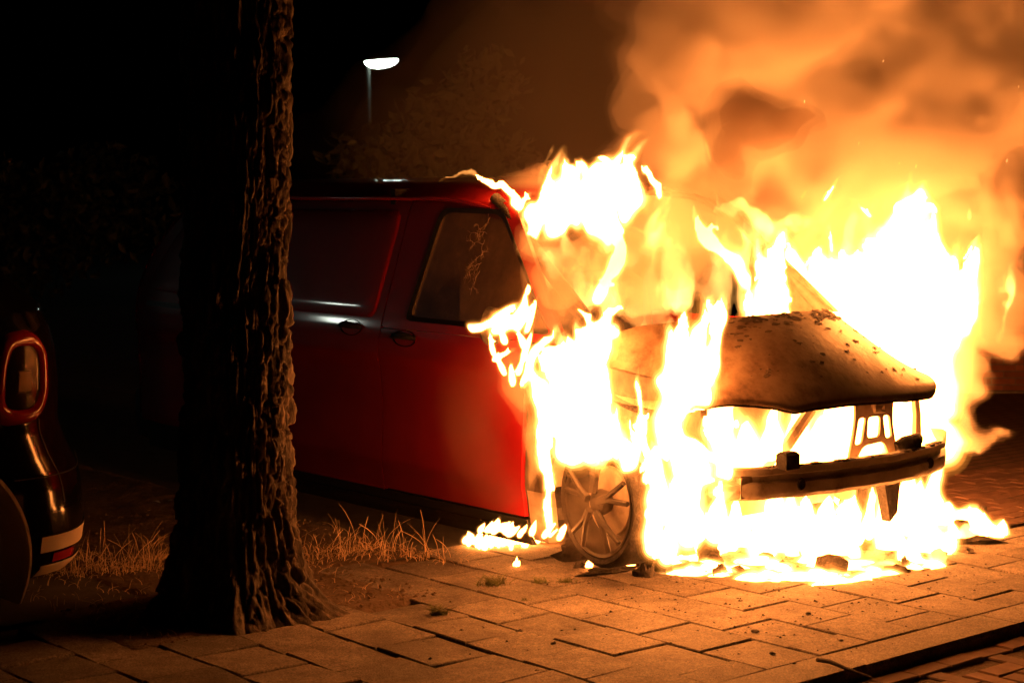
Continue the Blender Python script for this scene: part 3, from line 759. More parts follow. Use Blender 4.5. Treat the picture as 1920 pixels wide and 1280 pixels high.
mb = MB(); mb.box((0.76, -0.48, 0.575), (0.82, -0.39, 0.650), 0.012); mb.build('bracket_cup', M['char'], van)
mb = MB()
st = random.getstate(); random.seed(9)
for i in range(40):
    v = random.uniform(-0.8, 0.7); s = random.uniform(0.004, 0.012)
    mb.box((beam_u(v) - 0.03 + random.uniform(0, .02), -v - s * 1.8, 0.580 - 0.018 * (-v + 0.74) / 1.6), (beam_u(v) + random.uniform(0, .008), -v + s * 1.8, 0.588 - 0.018 * (-v + 0.74) / 1.6 + s * 0.5))
tag(mb.build('soot_crust', M['char'], beam, recalc=False), kind='stuff')
random.setstate(st)
# latch bracket with three slots over an arch
def plate(name, outer, holes, org, ax, ay, th, mat, parent):
    org, ax, ay = Vector(org), Vector(ax), Vector(ay); nrm = ax.cross(ay).normalized() * th
    loops = [[Vector((x, y, 0)) for x, y in outer]] + [[Vector((x, y, 0)) for x, y in h] for h in holes]
    tri = geometry.tessellate_polygon(loops); flat = [p for l in loops for p in l]; n = len(flat)
    vs_ = [org + ax * p.x + ay * p.y + nrm for p in flat] + [org + ax * p.x + ay * p.y - nrm for p in flat]
    fs = [tuple(t) for t in tri] + [tuple(i + n for i in reversed(t)) for t in tri]
    k = 0
    for l in loops:
        m = len(l); fs += [(k + i, k + (i + 1) % m, n + k + (i + 1) % m, n + k + i) for i in range(m)]; k += m
    mb = MB(); mb.add(vs_, fs); return mb.build(name, mat, parent, smooth=30)
br = rounded([(-0.135, 0.29), (0.135, 0.29), (0.128, 0.17), (0.175, 0.01), (0.135, 0.0), (-0.115, 0.0), (-0.165, 0.0), (-0.128, 0.17)], [0.015, 0.015, 0.05, 0.01, 0.01, 0.01, 0.01, 0.05], 4)
def slot(x0, x1, y0, y1, sk=0.0, r=0.025): return rounded([(x0 + sk, y0), (x1 + sk, y0), (x1, y1), (x0, y1)], r, 4)
hs = [slot(-0.105, -0.055, 0.07, 0.195, -0.022, 0.018), slot(-0.042, 0.045, 0.095, 0.195, 0.0, 0.022), slot(0.062, 0.108, 0.085, 0.195, 0.026, 0.018),
      rounded([(-0.10, 0.012), (0.115, 0.012), (0.075, 0.072), (-0.065, 0.062)], [0.01, 0.01, 0.03, 0.03], 4)]
lb = plate('latch_bracket', br, hs, (0.70, 0.265, 0.545), (0.05, 1.0, 0), (0.03, 0, 1), 0.006, M['burnt'], van)
mb = MB(); mb.box((0.715, 0.235, 0.785), (0.745, 0.295, 0.845), 0.008); mb.tube([(0.735, 0.235, 0.80), (0.75, 0.22, 0.77), (0.75, 0.29, 0.765), (0.735, 0.30, 0.80)], 0.008, 8); mb.build('latch', M['burnt'], lb)
mb = MB(); mb.tube([(0.72, 0.42, 0.575), (0.74, 0.47, 0.592), (0.745, 0.53, 0.60), (0.73, 0.575, 0.612)], [0.03, 0.042, 0.04, 0.028], 12); mb.build('horn', M['char'], van, smooth=40)
# what is left of the engine bay
mb = MB(); mb.box((0.02, -0.38, 0.30), (0.42, 0.34, 0.86), 0.06); mb.box((0.06, -0.30, 0.86), (0.36, 0.25, 0.96), 0.04)
mb.tube([(0.44, -0.2, 0.5), (0.5, -0.1, 0.62), (0.46, 0.1, 0.75), (0.4, 0.2, 0.8)], 0.03, 8); mb.build('engine', M['burnt'], van, smooth=40)
for sg in (-1, 1):
    mb = MB(); mb.tube([(0.62, sg * 0.72, 0.48), (0.60, sg * 0.74, 0.70), (0.55, sg * 0.77, 0.92)], [0.028, 0.022, 0.018], 6); mb.build('lamp_strut', M['burnt'], van, smooth=40)
    mb = MB(); mb.box((0.1, sg * 0.62 - 0.04, 0.455), (0.72, sg * 0.62 + 0.04, 0.555), 0.01); mb.build('frame_rail', M['burnt'], van, smooth=40)
mb = MB(); mb.add([(x, y + 0.10, z) for x, y, z in [(0.62, 0.36, 0.44), (0.62, 0.50, 0.44), (0.62, 0.475, 0.24), (0.62, 0.42, 0.20), (0.56, 0.36, 0.44), (0.56, 0.50, 0.44), (0.57, 0.475, 0.24), (0.57, 0.42, 0.20)]],
                  [(0, 1, 2, 3), (7, 6, 5, 4), (0, 4, 5, 1), (1, 5, 6, 2), (2, 6, 7, 3), (3, 7, 4, 0)])
mb.build('tow_bracket', M['char'], van)
# burnt-out mirror
mb = MB(); mc = S(-0.46, 1.16, 0.13)
mb.lathe([(0.0, -0.03), (0.05, -0.03), (0.085, -0.01), (0.092, 0.02), (0.08, 0.035), (0.072, 0.03), (0.06, 0.02), (0.0, 0.018)], mc, (-0.9, -0.35, 0), 24)
mb.tube([S(-0.40, 1.14, 0.0), mc], [0.02, 0.016], 8); mb.build('mirror', M['char'], van, smooth=40)
# wheels
def spoke_mesh():
    mb = MB()
    for k in range(5):
        for d in (-0.13, 0.13):
            a = 2 * math.pi * k / 5 + math.pi / 2; pts = []
            for r, dx in ((0.045, d * 0.6), (0.12, d * 0.8), (0.235, d * 1.7)):
                b = a + dx * (0.9 if r > 0.1 else 1.2); pts.append((math.cos(b) * r, -0.012 - 0.020 * (1 - r / 0.24), math.sin(b) * r))
            mb.tube(pts, [0.017, 0.014, 0.013], 6)
    return mb.mesh('spoke', M['rim'], 50)
def make_wheel(loc, steer, tyre_mat, burnt):
    e = empty('wheel', loc); e.parent = van; e.rotation_euler = (0, 0, steer)
    s = bpy.data.objects.new('rim', None)
    mb = MB(); mb.lathe([(0.236, 0.0), (0.250, 0.006), (0.257, 0.0), (0.252, -0.012), (0.232, -0.03), (0.215, -0.10), (0.225, -0.18), (0.252, -0.20)], (0, 0, 0), (0, -1, 0), 64)
    rim = mb.build('rim', M['rim'], e, smooth=50, recalc=False)
    put('spoke', SPOKES, rim)
    mb = MB(); mb.lathe([(0.0, 0.018), (0.03, 0.018), (0.055, 0.008), (0.06, -0.02), (0.05, -0.05)], (0, 0, 0), (0, -1, 0), 28); mb.build('hub', M['rim'], rim, smooth=40, recalc=False)
    mb = MB(); mb.lathe([(0.0, -0.06), (0.155, -0.06), (0.16, -0.075), (0.0, -0.078)], (0, 0, 0), (0, -1, 0), 40); mb.build('brake_disc', M['burnt'], rim, smooth=30, recalc=False)
    mb = MB()
    if burnt: mb.lathe([(0.257, 0.004), (0.278, 0.010), (0.300, -0.015), (0.298, -0.10), (0.300, -0.17), (0.275, -0.20), (0.252, -0.19)], (0, 0, 0), (0, -1, 0), 64)
    else: mb.lathe([(0.257, 0.004), (0.29, 0.014), (0.325, -0.005), (0.335, -0.05), (0.335, -0.16), (0.32, -0.20), (0.255, -0.21)], (0, 0, 0), (0, -1, 0), 64)
    mb.build('tyre', tyre_mat, e, smooth=50, recalc=False)
    return e
SPOKES = spoke_mesh()
make_wheel((0.08, -0.905, 0.385), R_(-7), M['char'], True)
make_wheel((-3.12, -0.905, 0.335), 0, M['tyre'], False)
f = make_wheel((0.08, 0.905, 0.36), R_(173), M['char'], True)
make_wheel((-3.12, 0.905, 0.335), R_(180), M['tyre'], False)

# ================================================================== THE TREE
tree = empty('tree', (-1.185, 7.4, 0.0))
tag(tree, 'dark street tree with ridged bark, its edge lit by the fire', 'tree')
NT, NZ = 300, 420; ZT = 4.6
zz = np.linspace(-0.03, ZT, NZ)[:, None].astype(np.float32); th = np.linspace(0, 2 * np.pi, NT, endpoint=False)[None, :].astype(np.float32)
Z2 = np.repeat(zz, NT, 1); T2 = np.repeat(th, NZ, 0)
base = 0.193 + 0.015 * (ZT - Z2) / ZT + 0.13 * np.exp(-np.maximum(Z2, 0) / 0.15) * (1 + 0.45 * np.cos(5 * T2 + 0.6)) + 0.03 * np.exp(-np.maximum(Z2, 0) / 0.6)
base += 0.10 * np.exp(-np.maximum(Z2, 0) / 0.07) * np.clip(np.cos(T2 + 0.35), 0, 1) ** 6          # root towards the van
tw = T2 + 0.10 * np.sin(Z2 * 2.1)
cx, sx = np.cos(tw) * 2.4, np.sin(tw) * 2.4
n1 = vnoise(cx * 2.4 + 9, sx * 2.4 + 9, Z2 * 3.0, 0); n2 = vnoise(cx * 5.2 + 3, sx * 5.2, Z2 * 6.0 + 3, 1); n3 = vnoise(cx * 12, sx * 12 + 5, Z2 * 17, 2); n4 = vnoise(cx * 26, sx * 26 + 5, Z2 * 48, 3)
q1 = n1 + 0.6 * n2 + 0.25 * n3
plate_ = 1 - np.exp(-(q1 / 0.17) ** 2)                       # flat bark plates parted by deep cracks
plate2 = 1 - np.exp(-((n2 + 0.5 * n3 - 0.1) / 0.14) ** 2)
rad = base - 0.030 + 0.052 * plate_ * (0.6 + 0.5 * n2) + 0.014 * plate2 + 0.010 * n3 + 0.007 * n4
n5 = vnoise(cx * 3.1 + 4, sx * 3.1 + 1, Z2 * 11 + 0.4 * n3, 3)
rad -= 0.020 * np.exp(-((n5 + 0.35 * n3) / 0.09) ** 2) * (0.4 + plate_)
lx = 0.055 * np.clip(Z2 - 1.4, 0, 9) ** 1.0 * 0.8 + 0.02 * np.sin(Z2 * 1.3)
X = rad * np.cos(T2) + lx; Y = rad * np.sin(T2)
vs_ = np.stack([X, Y, Z2], -1).reshape(-1, 3)
i = np.arange(NZ - 1)[:, None] * NT; j = np.arange(NT)[None, :]; j2 = (j + 1) % NT
fs = np.stack([i + j, i + j2, i + NT + j2, i + NT + j], -1).reshape(-1, 4)
mb = MB(); mb.v = [tuple(p) for p in vs_.tolist()]; mb.f = [tuple(q) for q in fs.tolist()]
mb.build('trunk', M['bark'], tree, smooth=180, recalc=False)
def leaf_cloud(name, blobs, n, size, matl, parent, seed):
    r = np.random.default_rng(seed); mb = MB(); V = []; Fc = []
    w = np.array([b[3] ** 2 for b in blobs]); w = w / w.sum()
    for k in range(n):
        b = blobs[r.choice(len(blobs), p=w)]; d = r.normal(size=3); d /= np.linalg.norm(d)
        c = np.array(b[:3]) + d * b[3] * r.uniform(0.45, 1.05) * np.array([1, 1, 0.8])
        a = r.normal(size=3); a /= np.linalg.norm(a); q = np.cross(a, r.normal(size=3)); q /= np.linalg.norm(q) + 1e-9
        s = size * r.uniform(0.6, 1.3); m = len(V); nn = np.cross(a, q) * s * 0.12
        V += [tuple(c - a * s), tuple(c + q * s * 0.45 + nn), tuple(c + a * s), tuple(c - q * s * 0.45 + nn)]; Fc += [(m, m + 1, m + 2), (m, m + 2, m + 3)]
    mb.v = V; mb.f = Fc; return mb.build(name, matl, parent, recalc=False)
mb = MB()
top = Vector((lx[-1, 0], 0, ZT - 0.1)); bl = []
for k in range(7):
    a = 0.7 + k * 0.9; e = top + Vector((math.cos(a) * 1.5, math.sin(a) * 1.5, 1.3 + 0.4 * (k % 3)))
    mb.tube([top - Vector((0, 0, 0.2)), top.lerp(e, 0.5) + Vector((0, 0, 0.25)), e], [0.10, 0.06, 0.02], 8); bl.append((*e, 0.95))
bl.append((top.x, 0, ZT + 2.6, 1.4))
mb.build('limb', M['bark'], tree, smooth=60)
leaf_cloud('crown', bl, 6000, 0.075, M['leaf'], tree, 4)

def bg_tree(x, y, h, blobs, n, size, matl, label, seed, name='tree'):
    t = empty(name, (x, y, 0)); tag(t, label, 'tree' if name == 'tree' else 'hedge')
    mb = MB(); mb.tube([(0, 0, -0.1), (0.05, 0, h * 0.4), (0, 0.05, h * 0.75)], [0.14, 0.10, 0.05], 10)
    for b in blobs: mb.tube([(0.03, 0, h * 0.35), (b[0] * 0.6, b[1] * 0.6, (h * 0.35 + b[2]) / 2), b[:3]], [0.05, 0.035, 0.012], 6)
    mb.build('trunk', M['bark'], t, smooth=60)
    leaf_cloud('crown', blobs, n, size, matl, t, seed)
bg_tree(-0.6, 15.5, 3.0, [(0.0, 0, 2.35, 0.55), (0.35, 0.2, 2.75, 0.42), (-0.35, 0, 1.95, 0.55), (0.15, -0.3, 1.7, 0.6), (-0.75, 0.1, 2.1, 0.35), (0.6, 0, 2.0, 0.4)], 1500, 0.075, M['leaf'], 'small leafy tree standing in the dark beyond the van roof', 31)
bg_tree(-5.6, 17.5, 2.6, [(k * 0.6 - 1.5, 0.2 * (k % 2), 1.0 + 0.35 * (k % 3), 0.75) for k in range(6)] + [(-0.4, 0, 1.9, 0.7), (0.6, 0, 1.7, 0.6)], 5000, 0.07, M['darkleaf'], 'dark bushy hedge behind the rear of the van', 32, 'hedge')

# ================================================================== STREET LAMP
LY = 46.0
lh = at(715, 122, LY); lamp = empty('street_lamp', (lh.x - 0.34, LY, -0.16))
tag(lamp, 'lit street lamp with a shallow bowl head on a thin pole', 'street lamp')
z0 = lh.z + 0.16
mb = MB(); mb.tube([(0, 0, 0), (0, 0, z0 * 0.5), (0, 0, z0 + 0.02)], [0.085, 0.065, 0.045], 12); mb.build('pole', M['pole'], lamp, smooth=60)
mb = MB(); n = 40; rows = []
for f, dz in ((1.0, 0.02), (0.97, -0.03), (0.82, -0.10), (0.55, -0.155), (0.25, -0.18), (0.0, -0.185)):
    rows.append([(0.34 + 0.43 * f * math.cos(6.2832 * i / n) - 0.04 * (1 - f), 0.20 * f * math.sin(6.2832 * i / n), z0 + 0.09 + dz * 0.92 + 0.03 * f * math.cos(6.2832 * i / n)) for i in range(n + 1)])
mb.grid(rows); mb.build('diffuser', M['lamp'], lamp, smooth=60, recalc=False)
mb = MB(); rows = []
for f, dz in ((1.0, 0.025), (0.9, 0.06), (0.5, 0.09), (0.0, 0.10)):
    rows.append([(0.34 + 0.43 * f * math.cos(6.2832 * i / n), 0.20 * f * math.sin(6.2832 * i / n), z0 + 0.09 + dz + 0.03 * f * math.cos(6.2832 * i / n)) for i in range(n + 1)])
mb.grid(rows); mb.build('housing', M['steel'], lamp, smooth=60, recalc=False)
lamp['group'] = 'street lamps'
l2 = lamp.copy(); COL.objects.link(l2); l2.location = (-28.0, 17.0, -0.16); l2.rotation_euler = (0, 0, R_(-60))
l2['label'] = 'street lamp out of frame whose glint shows on the van door'
for ch in list(lamp.children):
    c2 = ch.copy(); COL.objects.link(c2); c2.parent = l2
    if ch.name.startswith('diffuser'): c2.data = ch.data.copy(); c2.data.materials[0] = M['lamp2']

# ================================================================== BRICK WALL BEHIND THE SMOKE
WY = 15.8
wall = empty('brick_wall', (4.1, WY, 0)); tag(wall, 'red brick house wall behind the smoke on the right', 'wall')
mb = MB(); mb.box((-1.9, 0.012, -0.15), (9, 0.35, 6.0)); mb.build('mortar_bed', M['mortar'], wall)
wbm = MB(); wbm.box((-0.103, 0.0, -0.025), (0.103, 0.05, 0.025)); wme = wbm.mesh('brick', M['wallbrick'])
n = 0
for r in range(44):
    for c in range(7):
        if n >= 300: break
        put('brick', wme, wall, (-0.42 + c * 0.216 + (0.108 if r % 2 else 0), random.gauss(0, 0.0015), 0.03 + r * 0.0615)); n += 1
V = []; Fc = []
for r in range(97):
    for c in range(-7, 40):
        if r < 43 and 0 <= c < 7: continue
        x = -0.42 + c * 0.216 + (0.108 if r % 2 else 0); z = 0.03 + r * 0.0615; m = len(V)
        if x < -1.8: continue
        V += [(x - .103, 0, z - .025), (x + .103, 0, z - .025), (x + .103, 0, z + .025), (x - .103, 0, z + .025), (x - .103, .02, z - .025), (x + .103, .02, z - .025), (x + .103, .02, z + .025), (x - .103, .02, z + .025)]
        Fc += [(m, m + 1, m + 2, m + 3), (m + 4, m + 5, m + 1, m), (m + 3, m + 2, m + 6, m + 7), (m + 1, m + 5, m + 6, m + 2), (m + 4, m, m + 3, m + 7)]
mb = MB(); mb.v = V; mb.f = Fc; tag(mb.build('remaining_bricks', M['wallbrick'], wall, recalc=False), kind='stuff')
mb = MB(); mb.box((-1.9, -0.05, -0.02), (9, 0.02, 0.0 + 0.012), 0.005); mb.build('plinth', M['mortar'], wall)

# ================================================================== THE PARKED CAR AT THE LEFT EDGE
car = empty('parked_car', (-2.00, 8.09, -0.012), R_(16))
tag(car, 'dark small hatchback at the left edge with an oval tail lamp and cream wheel arch', 'car')
# stack of rounded plan outlines: rear at x = 0, nose towards -x
cz = [0.13, 0.17, 0.24, 0.32, 0.42, 0.52, 0.58, 0.66, 0.76, 0.80, 0.84, 0.95, 1.10, 1.20, 1.28, 1.40, 1.48, 1.51]
cr = [-0.07, -0.03, -0.012, 0.0, 0.0, -0.008, -0.022, -0.06, -0.095, -0.10, -0.098, -0.095, -0.105, -0.13, -0.17, -0.30, -0.47, -0.70]
cf = [-3.45, -3.5, -3.53, -3.55, -3.55, -3.54, -3.52, -3.48, -3.40, -3.3, -3.2, -2.95, -2.65, -2.5, -2.38, -2.15, -1.95, -1.7]
cw = [0.74, 0.77, 0.79, 0.80, 0.805, 0.81, 0.81, 0.81, 0.805, 0.80, 0.80, 0.79, 0.75, 0.71, 0.68, 0.62, 0.55, 0.40]
def car_p(t, z, off=0.0, N=5.0):
    xr, xf, hw = np.interp(z, cz, cr), np.interp(z, cz, cf), np.interp(z, cz, cw)
    a = (xr - xf) / 2; c_, s_ = math.cos(t), math.sin(t); k = 3.6 if c_ > 0 else 3.2
    x = (xr + xf) / 2 + math.copysign(abs(c_) ** (2 / k), c_) * a; y = math.copysign(abs(s_) ** (2 / k), s_) * hw
    if off:
        nx, ny = math.copysign(abs(c_) ** (2 - 2 / k), c_) / a, math.copysign(abs(s_) ** (2 - 2 / k), s_) / hw; l = math.hypot(nx, ny) + 1e-9
        x += nx / l * off; y += ny / l * off
    return Vector((x, y, z))
zs = np.linspace(0.13, 1.51, 90)
ts = np.concatenate([np.linspace(-math.pi, -0.9, 60, endpoint=False), np.linspace(-0.9, 0.9, 120, endpoint=False), np.linspace(0.9, math.pi, 61)])
mb = MB(); mb.grid([[car_p(t, z) for t in ts] for z in zs])
mb.add([car_p(t, 1.51) for t in ts[:-1]], [tuple(range(len(ts) - 1))]); mb.build('body', M['carblack'], car, smooth=50, recalc=False)
# side glass and seam lines
mb = MB(); mb.grid([[car_p(t, z, 0.004) for t in np.linspace(-2.2, -0.62, 40)] for z in np.linspace(0.98, 1.38, 12)]); mb.build('side_window', M['darkglass'], car, smooth=50, recalc=False)
mb = MB()
for z in (0.575,): mb.tube([car_p(t, z, 0.001) for t in np.linspace(-0.75, 0.5, 60)], 0.003, 5)
mb.tube([car_p(-0.46 - 0.10 * (z - 0.8), z, 0.001) for z in np.linspace(0.45, 0.82, 12)], 0.003, 5)
mb.build('panel_seam', M['trim'], car)
# tail lamp: red ring, clear pane, bulb housing
TC, ZC = -0.205, 1.005
def lampout(rx, rz, n=48, k=3.2):
    o = []
    for i in range(n + 1):
        a = 6.2832 * i / n; c_, s_ = math.cos(a), math.sin(a)
        o.append((math.copysign(abs(c_) ** (2 / k), c_) * rx, math.copysign(abs(s_) ** (2 / k), s_) * rz))
    return o
TC = -0.63
def lamp_ring(r0, r1, name, matl, parent, offs):
    mb = MB(); rows = []
    for q, off in offs:
        A, B = lampout(*r0), lampout(*r1)
        rows.append([car_p(TC + (a[0] + (b[0] - a[0]) * q), ZC + (a[1] + (b[1] - a[1]) * q), off) for a, b in zip(A, B)])
    mb.grid(rows); return mb.build(name, matl, parent, smooth=60, recalc=False)
tl = lamp_ring((0.215, 0.200), (0.14, 0.135), 'tail_lamp', M['redlens'], car, ((0, 0.0), (0.15, 0.018), (0.4, 0.030), (0.8, 0.026), (1.0, 0.010)))
lamp_ring((0.14, 0.135), (0.0, 0.0), 'lens', M['lens'], tl, ((0, 0.012), (0.15, 0.018), (0.5, 0.022), (1.0, 0.022)))
lamp_ring((0.14, 0.135), (0.0, 0.0), 'reflector', M['gloss_black'], tl, ((0, 0.004), (0.5, 0.002), (1.0, 0.002)))
mb = MB(); p0 = car_p(TC, 0.99, 0.004)
mb.grid([[car_p(TC + a, z, o_) for a in (-0.05, 0.0, 0.05)] for z, o_ in ((0.945, 0.006), (0.95, 0.014), (1.03, 0.014), (1.035, 0.006))]); mb.build('bulb_housing', M['amber'], tl, recalc=False)
# bumper inserts
mb = MB(); mb.grid([[car_p(t, z, 0.006) for t in np.linspace(-0.62, 0.6, 60)] for z in np.linspace(0.245, 0.315, 6)]); mb.build('bumper_strip', M['cream'], car, smooth=50, recalc=False)
mb = MB(); mb.grid([[car_p(t, z, 0.008) for t in np.linspace(-0.52, -0.30, 14)] for z in np.linspace(0.195, 0.235, 4)]); mb.build('reflector', M['redlens'], car, smooth=50, recalc=False)
mb = MB(); mb.grid([[car_p(t, z, 0.005) for t in np.linspace(-0.60, 0.6, 60)] for z in np.linspace(0.135, 0.185, 5)]); mb.build('bumper_skirt', M['cream'], car, smooth=50, recalc=False)
# flared arch and wheel
WX, WZ = -0.72, 0.29
for sx_, nm in ((WX, 'r'), (-2.86, 'f')):
    mb = MB(); rows = []
    for r, y in ((0.335, -0.74), (0.335, -0.835), (0.36, -0.850), (0.44, -0.846), (0.475, -0.832), (0.485, -0.79)):
        rows.append([(sx_ + r * math.cos(a), y, WZ + r * math.sin(a)) for a in np.linspace(-0.45, math.pi + 0.45, 48)])
    mb.grid(rows); mb.build('wheel_arch', M['cream'], car, smooth=45, recalc=False)
    mb = MB(); mb.lathe([(0.0, 0.0), (0.33, 0.0), (0.335, 0.02)], (sx_, -0.825, WZ), (0, -1, 0), 40); mb.build('wheel_well', M['tyre'], car, recalc=False)
    wl = empty('wheel', (sx_, -0.835, WZ)); wl.parent = car
    mb = MB(); mb.lathe([(0.19, 0.01), (0.235, 0.022), (0.275, 0.012), (0.29, -0.03), (0.29, -0.15)], (0, 0, 0), (0, -1, 0), 56); mb.build('tyre', M['tyre'], wl, smooth=50, recalc=False)
    mb = MB(); mb.lathe([(0.0, 0.0), (0.04, 0.004), (0.10, -0.006), (0.17, 0.002), (0.19, 0.012)], (0, 0, 0), (0, -1, 0), 40); mb.build('hub_cap', M['steel'], wl, smooth=50, recalc=False)

# ================================================================== DEBRIS
def lump(loc, sx, sy, sz, seed, name, label, cat, group=None, matl=None, sub=3):
    bm = bmesh.new(); bmesh.ops.create_icosphere(bm, subdivisions=sub, radius=1.0)
    for v in bm.verts:
        p = v.co; q = np.float32(seed * 3.1)
        n_ = float(vnoise(np.float32(p.x * 1.6 + q), np.float32(p.y * 1.6), np.float32(p.z * 1.6 + q))) * 0.55 + float(vnoise(np.float32(p.x * 4 + q), np.float32(p.y * 4 + 3), np.float32(p.z * 4))) * 0.25
        v.co = Vector((p.x * sx, p.y * sy, max(p.z, -0.35) * sz)) * (1 + n_)
    me = bpy.data.meshes.new(name); bm.to_mesh(me); bm.free(); me.shade_smooth(); me.set_sharp_from_angle(angle=R_(38)); me.materials.append(matl or M['char'])
    o = put(name, me, None, loc + Vector((0, 0, sz * 0.3)), (0, 0, seed * 1.7)); return tag(o, label, cat, group)
GD = 'burnt lumps dropped before the van'
lump(on_ground(1207, 1078), 0.055, 0.04, 0.075, 3, 'burnt_lump', 'tallest black burnt lump on the pavers before the front wheel', 'debris', GD)
lump(on_ground(1140, 1074), 0.13, 0.035, 0.02, 4, 'burnt_lump', 'long flat burnt strip lying left of the tall black lump', 'debris', GD)
lump(on_ground(1240, 1070), 0.055, 0.03, 0.035, 5, 'burnt_lump', 'crumpled burnt lump touching the tall lump on its right', 'debris', GD)
lump(on_ground(1095, 1060), 0.05, 0.03, 0.02, 6, 'burnt_lump', 'small burnt lump with a flame at the left end of the strip', 'debris', GD)
lump(on_ground(1330, 1050), 0.06, 0.05, 0.085, 8, 'burnt_lump', 'curled burnt plastic lump standing in flames right of the wheel', 'debris', GD)
lump(on_ground(1265, 1045), 0.08, 0.06, 0.09, 9, 'burnt_lump', 'rounded smouldering lump between the wheel and curled plastic', 'debris', GD)
lump(on_ground(1350, 1075), 0.055, 0.03, 0.03, 10, 'burnt_lump', 'low burnt lump below the curled plastic at the fire edge', 'debris', GD)
lump(on_ground(1680, 1072), 0.06, 0.03, 0.025, 11, 'burnt_lump', 'bluish black lump at the front edge of the ground fire', 'debris', GD)
lump(on_ground(1800, 1000), 0.05, 0.04, 0.05, 12, 'burnt_lump', 'round burnt lump in the ground fire under the beam end', 'debris', GD)
lump(on_ground(1830, 1018), 0.13, 0.03, 0.022, 13, 'burnt_lump', 'long low burnt strip at the right end of the ground fire', 'debris', GD)
lump(on_ground(1842, 972), 0.035, 0.03, 0.05, 14, 'burnt_lump', 'upright burnt stub furthest right in the ground fire', 'debris', GD)
lump(on_ground(1112, 1042), 0.16, 0.12, 0.07, 15, 'tyre_remains', 'smoking heap of burnt tyre under the front wheel', 'debris', None, M['char'])
rd = random.Random(77)
ords = ['leftmost', 'second', 'third', 'fourth', 'fifth', 'sixth', 'seventh', 'eighth', 'ninth', 'tenth', 'eleventh', 'rightmost']
for i, o_ in enumerate(ords):
    px, py = 1295 + i * 46 + rd.uniform(-14, 14), rd.uniform(1030, 1076)
    if px > 1600: py -= (px - 1600) * 0.16
    k = rd.uniform(0.022, 0.045); lump(on_ground(px, py), k * rd.uniform(0.9, 2), k, k * rd.uniform(0.6, 1.3), 40 + i, 'charred_scrap', o_ + (' ' if 'most' in o_ else ' from left ') + 'of the twelve charred scraps in the ground fire under the beam', 'debris', 'charred scraps in the ground fire', None, 2)
for px, py, s, sd_, lb in [(1574, 1201, 0.017, 3, 'pale chip on a paver close to the kerb'), (1415, 1184, 0.015, 7, 'dark chip on the paver in line with the twig'), (1038, 1207, 0.016, 8, 'dark chip in the paver joint left of centre foreground'), (1448, 1226, 0.013, 9, 'dark chip on the paver just left of the kerb twig'), (975, 1184, 0.016, 11, 'flat dark chip in the joint nearest the lone tuft'), (1515, 1151, 0.016, 12, 'flat dark chip on a paver before the ground fire')]:
    lump(on_ground(px, py), s, s * 0.7, s * 0.5, sd_, 'chip', lb, 'chip', 'chips lying on the pavers', M['mortar'] if 'pale' in lb else M['char'], 2)
mb = MB(); a, b = on_ground(1532, 1236, 0.012), on_ground(1618, 1262, 0.012)
mb.tube([a, a.lerp(b, 0.3) + Vector((0, 0.01, 0.006)), a.lerp(b, 0.65), b + Vector((0.03, -0.02, -0.01))], [0.008, 0.009, 0.007, 0.004], 7); tag(mb.build('twig', M['bark'], None, smooth=60), 'short dry twig lying across the kerb edge', 'twig')

# ================================================================== FIRE
def T(bx, by, tx, ty, r, Yb, dy=0.0):            # a tongue: foot, tip, foot radius, distance
    return (at(bx, by, Yb), at(tx, ty, Yb + dy), r * Yb / FPX)
def spread(list_, k, js=14, seed=0):             # side shoots round each tongue
    r = random.Random(seed); out = list(list_)
    for b, t, rad in list_:
        for _ in range(k):
            s = r.uniform(0.2, 0.85); p = b.lerp(t, s); L = (t - b).length
            q = p + Vector((r.gauss(0, 0.35), r.gauss(0, 0.35), r.uniform(0.35, 0.9))) * max(L * 0.45, rad * 1.1)
            out.append((p + Vector((r.gauss(0, 1), r.gauss(0, 1), 0)) * rad * 0.5, q, rad * r.uniform(0.25, 0.5)))
    return out
A = [T(1000, 440, 1062, 285, 30, 8.45), T(1090, 425, 1058, 300, 40, 8.5), T(1110, 410, 1218, 262, 50, 8.55), T(1050, 395, 1130, 325, 54, 8.5), T(1160, 390, 1230, 280, 40, 8.6),
     T(960, 396, 1015, 350, 20, 8.5), T(1180, 420, 1218, 330, 46, 8.6), T(1000, 405, 1100, 352, 42, 8.45), T(1120, 440, 1160, 380, 56, 8.55), T(1140, 510, 1165, 430, 34, 8.55),
     T(1120, 560, 1150, 470, 24, 8.5), T(985, 440, 1005, 380, 16, 8.4), T(1040, 430, 1090, 390, 40, 8.5), T(1200, 400, 1205, 330, 40, 8.6)]
A = spread(A, 2, seed=1)
for i in range(40):
    s = i / 39; x = 805 + 165 * s; y = 340 + 4 * s + 48 * s * s
    A.append(T(x, y + 2, x + 9 + 14 * s, y - 1 - 16 * s * s * (0.4 + 0.6 * ((i * 7) % 5) / 4), 5.0 + 8 * s * s, 8.72 - 0.2 * s))
flame('flame streaming over the front roof edge out of the windscreen', A, 0.0105, seed=1, holes=0.08)
B = [T(885, 604, 950, 570, 18, 8.02), T(915, 588, 960, 555, 27, 8.02), T(962, 600, 970, 540, 28, 8.02), T(985, 615, 1000, 560, 16, 8.02), T(930, 660, 915, 605, 11, 8.02), T(950, 700, 922, 640, 11, 8.02),
     T(985, 670, 1003, 605, 12, 8.02), T(930, 672, 975, 650, 10, 8.02), T(975, 700, 988, 655, 11, 8.02), T(930, 608, 1000, 580, 26, 8.02), T(950, 640, 930, 600, 12, 8.02), T(965, 720, 960, 670, 12, 8.0), T(990, 650, 960, 600, 12, 8.0)]
flame('small curling flame around the burning door mirror', spread(B, 2, seed=12), 0.0075, 0.75, seed=2, holes=0.10)
